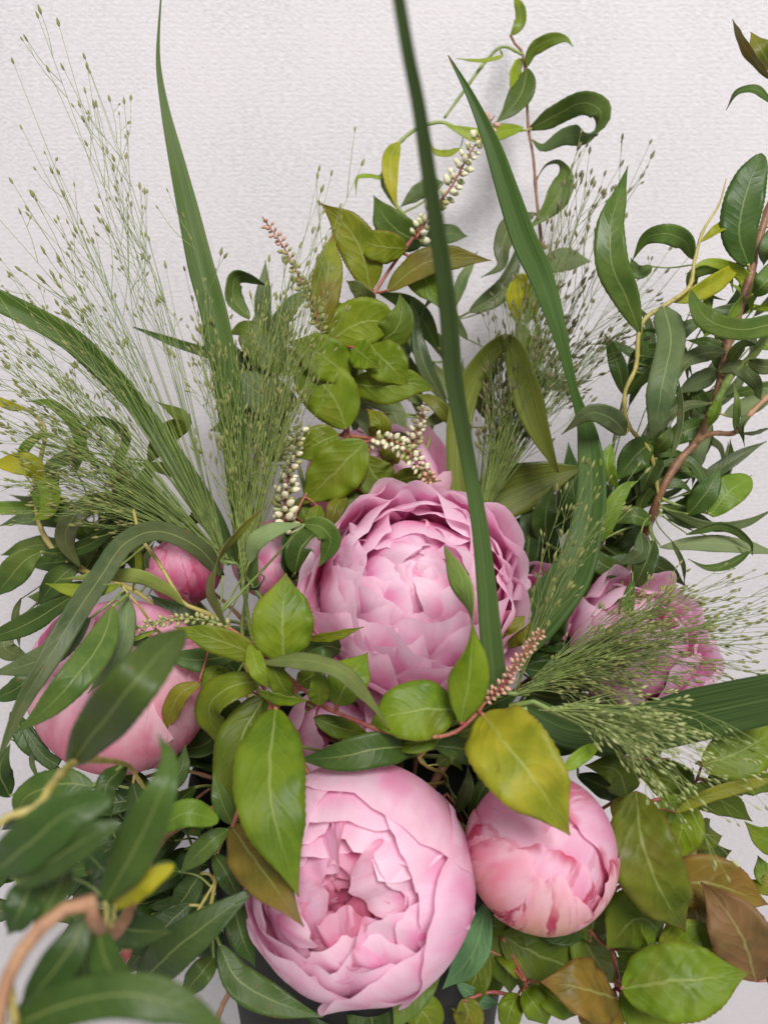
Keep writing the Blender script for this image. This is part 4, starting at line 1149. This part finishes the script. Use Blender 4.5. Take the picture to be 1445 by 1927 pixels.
    L([(820, 1440), (850, 1425), (870, 1450)], 30, .36, (10, -10), 'md')
    L([(860, 1530), (880, 1480), (880, 1440)], 30, .38, (10, -10), 'gg')
    L([(890, 1560), (905, 1490), (950, 1440)], 40, .39, (10, -10), 'vd')
    L([(720, 1330), (760, 1290), (700, 1290)], 40, .385, (10, -10), 'vd')
    L([(560, 1400), (500, 1440), (470, 1500)], 60, .39, (10, 20), 'vd')

def build_inner_foliage():
    W = Plant('willow_branch', 'shaded dark willow branch filling the bouquet behind the blurred lower left leaves', 'branch', MOUTH, 'w')
    W.stem([(420, 1470, .42), (300, 1560, .415), (180, 1640, .40)], [9, 6], M_BARK, inside(-0.05, 0.0))
    W.stem([(420, 1470, .42), (330, 1450, .425), (200, 1480, .43), (90, 1470, .43)], [8, 5], M_BARK)
    W.stem([(420, 1470, .42), (380, 1620, .40), (320, 1760, .385)], [8, 5], M_BARK)
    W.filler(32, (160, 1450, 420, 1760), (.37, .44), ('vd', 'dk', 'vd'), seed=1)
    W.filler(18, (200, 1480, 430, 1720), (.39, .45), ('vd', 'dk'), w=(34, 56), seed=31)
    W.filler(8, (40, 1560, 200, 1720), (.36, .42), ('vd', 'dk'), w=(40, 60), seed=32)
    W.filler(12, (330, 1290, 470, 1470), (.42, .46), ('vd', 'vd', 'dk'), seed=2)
    W = Plant('willow_branch', 'shaded dark willow branch deep behind the central bloom and the open right peony', 'branch', MOUTH, 'w')
    W.stem([(800, 1330, .45), (960, 1240, .47), (1080, 1120, .48), (1150, 980, .48)], [10, 7], M_BARK, inside(0.03, 0.03))
    W.stem([(800, 1330, .45), (980, 1380, .44), (1130, 1420, .43), (1260, 1430, .42)], [9, 6], M_BARK)
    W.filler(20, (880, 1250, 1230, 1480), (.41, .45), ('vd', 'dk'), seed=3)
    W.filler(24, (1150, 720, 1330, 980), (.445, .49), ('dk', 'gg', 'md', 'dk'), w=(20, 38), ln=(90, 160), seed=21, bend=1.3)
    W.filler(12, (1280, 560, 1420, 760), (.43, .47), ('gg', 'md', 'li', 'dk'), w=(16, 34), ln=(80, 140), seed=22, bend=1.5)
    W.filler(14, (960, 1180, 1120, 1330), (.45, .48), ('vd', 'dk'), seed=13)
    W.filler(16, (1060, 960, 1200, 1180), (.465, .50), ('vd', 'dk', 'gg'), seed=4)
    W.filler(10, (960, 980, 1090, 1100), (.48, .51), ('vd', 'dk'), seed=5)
    W = Plant('willow_branch', 'shaded willow branch spreading to the back left behind the grass tufts', 'branch', MOUTH, 'w')
    W.stem([(520, 1250, .46), (420, 1130, .475), (300, 1060, .48), (180, 1010, .49)], [9, 6], M_BARK, inside(-0.03, 0.03))
    W.stem([(520, 1250, .46), (500, 1050, .49), (480, 880, .50), (490, 700, .50)], [8, 5], M_GREENSTEM)
    W.filler(8, (60, 860, 240, 1010), (.47, .50), ('md', 'br', 'gg'), w=(20, 40), ln=(90, 150), seed=23, bend=1.4)
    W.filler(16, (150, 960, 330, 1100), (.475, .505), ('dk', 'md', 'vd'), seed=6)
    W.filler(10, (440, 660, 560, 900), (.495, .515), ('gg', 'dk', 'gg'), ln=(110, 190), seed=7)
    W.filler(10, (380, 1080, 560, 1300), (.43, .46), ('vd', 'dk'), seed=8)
    W = Plant('willow_branch', 'grey-green willow branch standing at the back behind the light green leafy sprig', 'branch', MOUTH, 'w')
    W.stem([(760, 1000, .50), (800, 860, .515), (830, 720, .52), (850, 600, .52)], [8, 5], M_GREENSTEM, inside(0.01, 0.04))
    W.filler(10, (760, 560, 900, 820), (.51, .525), ('gg', 'md', 'pg'), w=(26, 44), ln=(110, 190), seed=9)
    W.filler(8, (660, 640, 800, 840), (.51, .525), ('gg', 'pg'), w=(30, 50), seed=10)
    S = Plant('leafy_sprig', 'shaded green leafy sprig hanging under the tight bud beside the black vase', 'sprig', MOUTH, 's')
    S.stem([(900, 1620, .43), (980, 1720, .42), (1060, 1800, .415)], [8, 6], M_REDSTEM, inside(0.04, -0.02))
    S.filler(14, (900, 1690, 1130, 1830), (.39, .43), ('sd', 'sd', 'sp'), w=(50, 80), ln=(90, 140), seed=11)
    S.filler(8, (1150, 1500, 1260, 1700), (.39, .42), ('sd', 'so'), w=(50, 80), ln=(90, 140), seed=12)
build_willow()
build_inner_foliage()

# ---------------------------------------------------------------- light green sprigs
def build_sprigs():
    S = Plant('leafy_sprig', 'light green leafy sprig with red stems and cream bud spikes standing behind the central bloom', 'sprig', MOUTH, 's')
    S.stem([(690, 1050, .46), (670, 930, .462), (655, 822, .462), (655, 760, .465), (662, 690, .468), (665, 640, .47), (690, 580, .472), (715, 535, .474), (745, 490, .476), (775, 450, .478), (790, 425, .478)], [9, 9, 8, 7, 6], M_REDSTEM, inside(0.0, 0.02))
    S.stem([(655, 822, .462), (625, 816, .458)], [7, 5], M_REDSTEM)
    S.stem([(655, 820, .462), (705, 826, .455)], [8, 6], M_REDSTEM)
    S.stem([(662, 690, .468), (625, 660, .462), (608, 640, .458)], [6, 5], M_REDSTEM)
    S.stem([(655, 822, .462), (600, 890, .452), (560, 960, .445), (540, 1000, .44)], [6, 5], M_REDSTEM)
    raceme(S, [(612, 645, .456), (588, 575, .45), (560, 515, .447), (532, 462, .445), (494, 408, .442)], 17, 46, 'g', 'p', 0.25, seed=1)
    raceme(S, [(540, 1010, .435), (536, 950, .432), (545, 880, .43), (556, 830, .428), (560, 800, .428)], 25, 48, 'w', 'w', 0, seed=2)
    raceme(S, [(700, 826, .452), (745, 832, .445), (775, 860, .438), (800, 890, .434), (816, 914, .432)], 20, 52, 'w', 'p', 0.15, seed=3)
    raceme(S, [(775, 850, .475), (785, 810, .475), (798, 765, .475)], 19, 22, 'w', 'w', 0, seed=4)
    raceme(S, [(782, 450, .475), (815, 395, .474), (850, 350, .472), (880, 295, .47), (905, 255, .468), (930, 218, .466)], 24, 44, 'w', 'p', 0.12, seed=5)
    L = S.leaf
    L([(697, 548), (682, 480), (650, 425), (603, 382)], 76, (.472, .46), (10, -15), 'sr', quilt=.03)
    L([(604, 622), (612, 550), (620, 495), (627, 438)], 58, .455, (5, 10), 'sr')
    L([(766, 468), (715, 464), (662, 448)], 60, .468, (-20, 10), 'sr')
    L([(728, 548), (790, 500), (850, 486), (924, 490)], 54, .468, (-30, -10), 'so')
    L([(768, 480), (802, 530), (828, 580)], 66, .478, (10, 0), 'sp')
    L([(705, 568), (682, 552), (652, 528)], 38, .468, (140, 150), 'so')
    L([(622, 640), (685, 606), (760, 614)], 92, .448, (-5, 10), 'sp', quilt=.04)
    L([(690, 655), (738, 628), (756, 590), (752, 552)], 62, .458, (20, -10), 'sd')
    L([(645, 640), (630, 600), (660, 575)], 60, .46, (20, -10), 'sp')
    L([(656, 712), (610, 672), (543, 642)], 84, .448, (10, -5), 'sp', quilt=.04)
    L([(652, 808), (628, 750), (590, 705), (548, 655)], 104, (.452, .445), (-5, 5), 'sp', quilt=.03)
    L([(662, 725), (650, 690), (652, 645)], 50, .462, (30, 20), 'sd')
    L([(664, 652), (690, 674), (715, 694)], 58, .445, (0, 20), 'sp')
    L([(694, 652), (730, 685), (768, 728)], 78, .447, (-10, 10), 'sp', quilt=.03)
    L([(658, 722), (720, 728), (775, 722), (820, 735)], 66, .452, (20, -20), 'sp')
    L([(705, 828), (715, 800), (690, 768)], 42, .462, (20, -20), 'sr')
    L([(712, 830), (745, 860), (735, 890)], 46, .468, (20, -20), 'so')
    L([(638, 818), (600, 834), (556, 862)], 66, .45, (-10, 10), 'sp')
    L([(688, 830), (640, 880), (566, 950)], 98, .44, (5, -5), 'sp', quilt=.04)
    L([(688, 858), (705, 896), (748, 934)], 76, .446, (10, -20), 'sd', quilt=.03)
    L([(736, 908), (780, 898), (830, 905)], 40, .455, (20, 0), 'sd')
    L([(598, 950), (592, 980), (598, 1020)], 38, .445, (20, 0), 'sp')
    L([(648, 930), (630, 960), (618, 1010)], 34, .448, (30, 0), 'so')
    L([(690, 930), (650, 960), (640, 1010)], 50, .452, (30, 0), 'sd')
    L([(700, 940), (720, 960), (700, 1000)], 50, .455, (30, 0), 'sd')
    L([(590, 1000), (570, 960), (580, 930)], 40, .452, (30, 0), 'sd')
    L([(470, 600), (440, 560), (450, 520), (510, 540)], 40, .49, (20, 60), 'md', tw=False)
    L([(560, 700), (500, 660), (460, 620), (430, 630)], 70, .492, (10, 30), 'sd', tw=False)
    L([(560, 760), (490, 740), (430, 690)], 80, .495, (10, 30), 'gg', tw=False)
    L([(540, 800), (470, 790), (395, 810)], 66, .495, (10, 30), 'gg', tw=False)
    L([(660, 740), (700, 750), (760, 775)], 34, .482, (150, 160), 'pg')
    L([(665, 750), (690, 790), (700, 830)], 44, .485, (150, 160), 'pg')

    # --- sprig lying over the front
    S = Plant('leafy_sprig', 'light green leafy sprig whose long red stem lies across under the central bloom', 'sprig', MOUTH, 's')
    S.stem([(560, 1420, .40), (520, 1340, .365), (565, 1296, .35), (603, 1326, .345), (660, 1352, .34), (730, 1378, .335), (800, 1387, .332), (852, 1380, .33), (890, 1350, .33), (920, 1312, .33)], [9, 10, 10, 10, 9, 8, 6], M_REDSTEM, inside(-0.02, -0.04))
    S.stem([(565, 1296, .35), (512, 1245, .345), (472, 1210, .345), (430, 1182, .347), (390, 1170, .35)], [10, 9, 7, 5], M_REDSTEM)
    S.stem([(520, 1340, .365), (500, 1312, .348), (512, 1325, .335)], [6, 6], M_REDSTEM)
    raceme(S, [(430, 1180, .347), (380, 1166, .348), (310, 1168, .348), (238, 1188, .345)], 15, 40, 'g', 'g', 0, mat=M_GREENSTEM, seed=6, spread=0.7)
    raceme(S, [(912, 1316, .33), (945, 1290, .328), (975, 1245, .326), (1010, 1198, .324), (1024, 1184, .324)], 15, 56, 'p', 'p', 0, seed=7)
    L = S.leaf
    L([(424, 1178), (396, 1115), (412, 1050), (458, 992), (498, 955)], 36, (.347, .335, .345), (130, 120, 60, 40), 'so')
    L([(534, 1248), (532, 1170), (538, 1078)], 116, .338, (5, -5), 'sp', quilt=.03)
    L([(497, 1240), (440, 1216), (385, 1197), (328, 1180)], 54, .338, (-25, 0), 'sp')
    L([(470, 1212), (486, 1262), (506, 1297)], 36, .335, (10, 0), 'sp')
    L([(506, 1244), (530, 1288), (550, 1322)], 42, .336, (20, 0), 'sp')
    L([(494, 1246), (570, 1243), (640, 1262), (692, 1312), (733, 1374)], 44, (.338, .32, .33), (140, 135, 130), 'so')
    L([(600, 1328), (600, 1290), (596, 1255)], 40, .335, (0, 20), 'sp')
    L([(632, 1328), (655, 1282), (692, 1228)], 76, .338, (10, -10), 'sp')
    L([(862, 1336), (790, 1336), (732, 1348), (695, 1368)], 112, .338, (0, 15), 'sp', quilt=.03)
    L([(866, 1362), (880, 1290), (888, 1215), (884, 1150), (862, 1090), (836, 1028)], 80, (.33, .32, .325), (5, 0, 20, 100, 150, 155), 'sp', widths=[4, 60, 82, 66, 30, 42, 52, 36, 2])
    L([(908, 1344), (950, 1400), (1008, 1476), (1072, 1572)], 150, (.325, .298, .295), (-5, 10), 'sy', quilt=.05)
    L([(1058, 1452), (1090, 1425), (1134, 1396)], 28, .33, (20, 0), 'li', tw=False)
    L([(488, 1304), (535, 1318), (584, 1318)], 30, .33, (45, 50), 'sp')
    L([(520, 1332), (508, 1430), (515, 1530), (562, 1688)], 134, (.325, .297, .285), (5, -5), (0.100, 0.170, 0.006, 0.2), quilt=.03)
    L([(502, 1305), (458, 1380), (440, 1470), (446, 1560)], 90, .355, (20, 10), 'sd')
    L([(436, 1555), (478, 1615), (525, 1680), (572, 1744)], 92, (.325, .285), (10, -10), 'sb', quilt=.03)
    L([(492, 1282), (435, 1292), (394, 1332), (412, 1404)], 70, (.35, .345, .36), (20, 40, 10), 'sp')
    L([(378, 1284), (336, 1310), (308, 1378)], 40, .35, (30, 10), 'so')
    L([(575, 1203), (625, 1198), (684, 1180)], 22, .36, (40, 20), 'sr', tw=False)
    L([(440, 1290), (400, 1270), (380, 1300)], 40, .365, (0, 20), 'sp')
    L([(990, 1160), (972, 1190), (958, 1222)], 44, .385, (0, 20), 'so', tw=False)
    L([(590, 1350), (640, 1370), (700, 1385)], 40, .355, (0, 20), 'sd')
    L([(830, 1385), (780, 1398), (720, 1395)], 40, .345, (0, 20), 'sp')
    L([(560, 1290), (590, 1270), (620, 1260)], 40, .36, (0, 20), 'sd')
    L([(860, 1380), (900, 1370), (920, 1390)], 36, .345, (0, 20), 'sd')

    # --- sprig at the lower right
    S = Plant('leafy_sprig', 'sprig with veined green and bronze leaves beside and below the tight bud', 'sprig', MOUTH, 's')
    S.stem([(930, 1600, .42), (1080, 1720, .385), (1150, 1785, .37), (1240, 1765, .36), (1260, 1700, .36), (1240, 1600, .355), (1215, 1520, .35), (1195, 1490, .35)], [9, 9, 8, 6], M_REDSTEM, inside(0.05, -0.02))
    S.stem([(1150, 1785, .37), (1160, 1858, .355), (1100, 1880, .36), (1000, 1900, .37), (990, 1850, .37)], [7, 6, 5], M_REDSTEM)
    S.stem([(1240, 1765, .36), (1330, 1800, .35), (1420, 1845, .345), (1470, 1830, .345)], [6, 6, 5], M_REDSTEM)
    S.stem([(1240, 1600, .355), (1290, 1520, .36), (1320, 1440, .36)], [5, 5], M_REDSTEM)
    L = S.leaf
    L([(1196, 1488), (1208, 1590), (1244, 1680), (1288, 1754)], 128, (.35, .335, .34), (5, 10), (0.125, 0.165, 0.012, 0.5), quilt=.20)
    L([(1246, 1756), (1200, 1728), (1140, 1784)], 104, .358, (20, -10), 'sp', quilt=.05)
    L([(1168, 1860), (1240, 1850), (1330, 1842), (1408, 1832)], 132, .335, (-5, 10), 'sp', quilt=.20)
    L([(1238, 1778), (1310, 1782), (1380, 1796)], 92, .35, (0, 15), 'sp', quilt=.08)
    L([(1422, 1848), (1398, 1770), (1360, 1710), (1318, 1660)], 116, .335, (0, -10), 'sk', quilt=.05)
    L([(1248, 1672), (1330, 1662), (1445, 1702)], 104, .36, (10, 10), 'sb', quilt=.04)
    L([(1300, 1660), (1310, 1720), (1320, 1790)], 80, .365, (10, 10), 'sb')
    L([(1262, 1650), (1290, 1610), (1292, 1565)], 40, .365, (10, 10), 'sb')
    L([(1240, 1500), (1280, 1550), (1262, 1625)], 84, .358, (10, -10), 'sp', quilt=.06)
    L([(1162, 1880), (1090, 1858), (1016, 1847)], 110, .345, (35, 0), 'sb', quilt=.04)
    L([(1160, 1885), (1130, 1915), (1120, 1960)], 90, .345, (0, 10), 'sb')
    L([(1010, 1850), (1050, 1882), (1100, 1906)], 56, .36, (0, 20), 'sp')
    L([(1165, 1866), (1215, 1905), (1282, 1935)], 86, .352, (0, 10), 'sp')
    L([(985, 1862), (1005, 1890), (1030, 1930)], 50, .36, (0, 20), 'sp')
    L([(975, 1870), (960, 1900), (950, 1950)], 46, .365, (0, 20), 'sp')
    L([(940, 1760), (1020, 1800), (1105, 1830)], 108, .385, (0, 10), 'sd')
    L([(930, 1740), (950, 1800), (960, 1870)], 86, .39, (0, 10), 'sd')
    L([(1110, 1775), (1120, 1715), (1160, 1650)], 80, .38, (0, 10), 'sd')
    L([(1080, 1740), (1110, 1790), (1150, 1850)], 80, .39, (0, 10), 'sd')
    L([(1160, 1790), (1200, 1790), (1240, 1800)], 66, .365, (0, 10), 'sp')
    L([(1320, 1440), (1385, 1418), (1475, 1365)], 98, .345, (0, 10), 'sp', quilt=.08)
    L([(1268, 1530), (1330, 1498), (1400, 1478), (1480, 1462)], 26, .34, (20, 10), 'so')
    L([(1275, 1500), (1345, 1502), (1415, 1546)], 58, .355, (10, 20), 'sd')
    L([(1330, 1470), (1390, 1460), (1460, 1490)], 70, .36, (10, 20), 'sd')
    L([(1300, 1510), (1260, 1470), (1200, 1460)], 80, .375, (10, 20), 'sd')
    L([(1180, 1500), (1160, 1450), (1100, 1440)], 70, .385, (10, 20), 'sd')
    L([(910, 1780), (890, 1850), (870, 1900)], 60, .385, (10, 20), 'sd')
    L([(900, 1700), (925, 1740), (960, 1740)], 40, .385, (10, 20), 'sd')
    L([(1100, 1735), (1060, 1760), (1000, 1750)], 40, .385, (10, 20), 'vd')
    L([(870, 1880), (880, 1910), (860, 1950)], 66, .375, (10, 20), 'so')
    L([(1440, 1840), (1460, 1850), (1490, 1880)], 40, .345, (10, 20), 'sp')

    # --- short sprig reaching in at the right edge
    S = Plant('leafy_sprig', 'small green sprig tips reaching in from beyond the right edge above the bronze leaf', 'sprig', P(1500, 1700, .40), 's')
    S.stem([(1500, 1700, .40), (1475, 1640, .40), (1465, 1580, .40), (1470, 1520, .40)], [8, 7, 5], M_REDSTEM)
    L = S.leaf
    L([(1468, 1590), (1432, 1575), (1400, 1546)], 52, .395, (10, 0), 'sp', quilt=.05)
    L([(1475, 1640), (1445, 1650), (1425, 1610)], 44, .395, (10, 0), 'sp')
    L([(1475, 1645), (1440, 1668), (1405, 1655)], 34, .395, (10, 0), 'so')

    # --- teal peony foliage below the round bloom
    S = Plant('leafy_sprig', 'bluish and dark green leaves hanging below the round half-open peony', 'sprig', MOUTH, 's')
    S.stem([(800, 1650, .43), (880, 1690, .40), (905, 1720, .385)], [8, 6], M_GREENSTEM, inside(0.03, -0.02))
    S.stem([(800, 1650, .43), (800, 1780, .395), (815, 1815, .36)], [8, 6], M_GREENSTEM)
    S.stem([(700, 1650, .43), (660, 1850, .40), (600, 1890, .385)], [8, 6], M_GREENSTEM)
    L = S.leaf
    L([(914, 1700), (892, 1788), (832, 1862)], 56, .355, (20, 0), 'tl')
    L([(824, 1800), (775, 1870), (740, 1945)], 66, (.35, .335), (10, -10), 'md')
    L([(560, 1880), (640, 1892), (730, 1905)], 96, .385, (10, 0), 'vd')
    L([(760, 1890), (800, 1910), (820, 1950)], 70, .37, (10, 0), 'sp')
    L([(660, 1870), (700, 1920), (690, 1960)], 80, .38, (10, 0), 'dk')
    L([(860, 1850), (900, 1880), (940, 1890)], 30, .38, (10, 0), 'tl')
build_sprigs()

def build_twig_bits():
    # a bare tan twig and a red-tipped leaf bud
    v = [(448, 1845, .44), (425, 1880, .445), (410, 1915, .45), (395, 1960, .455)]
    s = spline([P(*q) for q in v], 14)
    a, f, uv = tube_arrays(s, [px(10, .44) / 2, px(12, .44) / 2], 8)
    o = mesh('twig', a, f, M_TAN, uv=uv)
    tag(o, 'bare tan twig end poking out beside the black vase', 'twig')
    s = spline([P(232, 1818, .30), P(243, 1775, .30), P(252, 1745, .30), P(258, 1728, .30)], 14)
    a, f, uv = tube_arrays(s, [px(8, .3) / 2, px(20, .3) / 2, px(22, .3) / 2, px(14, .3) / 2, px(3, .3) / 2], 10)
    k = NT('leaf_bud_surface')
    u_, v_ = k.uv()
    k.l(k.mix(k.ramp(v_, 0.30, 0.50), (0.42, 0.08, 0.08), (0.36, 0.34, 0.14)), k.b.inputs['Base Color'])
    o = mesh('leaf_bud', a, f, k.m, uv=uv)
    tag(o, 'slim red and green leaf bud hanging among the blurred dark willow leaves', 'bud')
build_twig_bits()
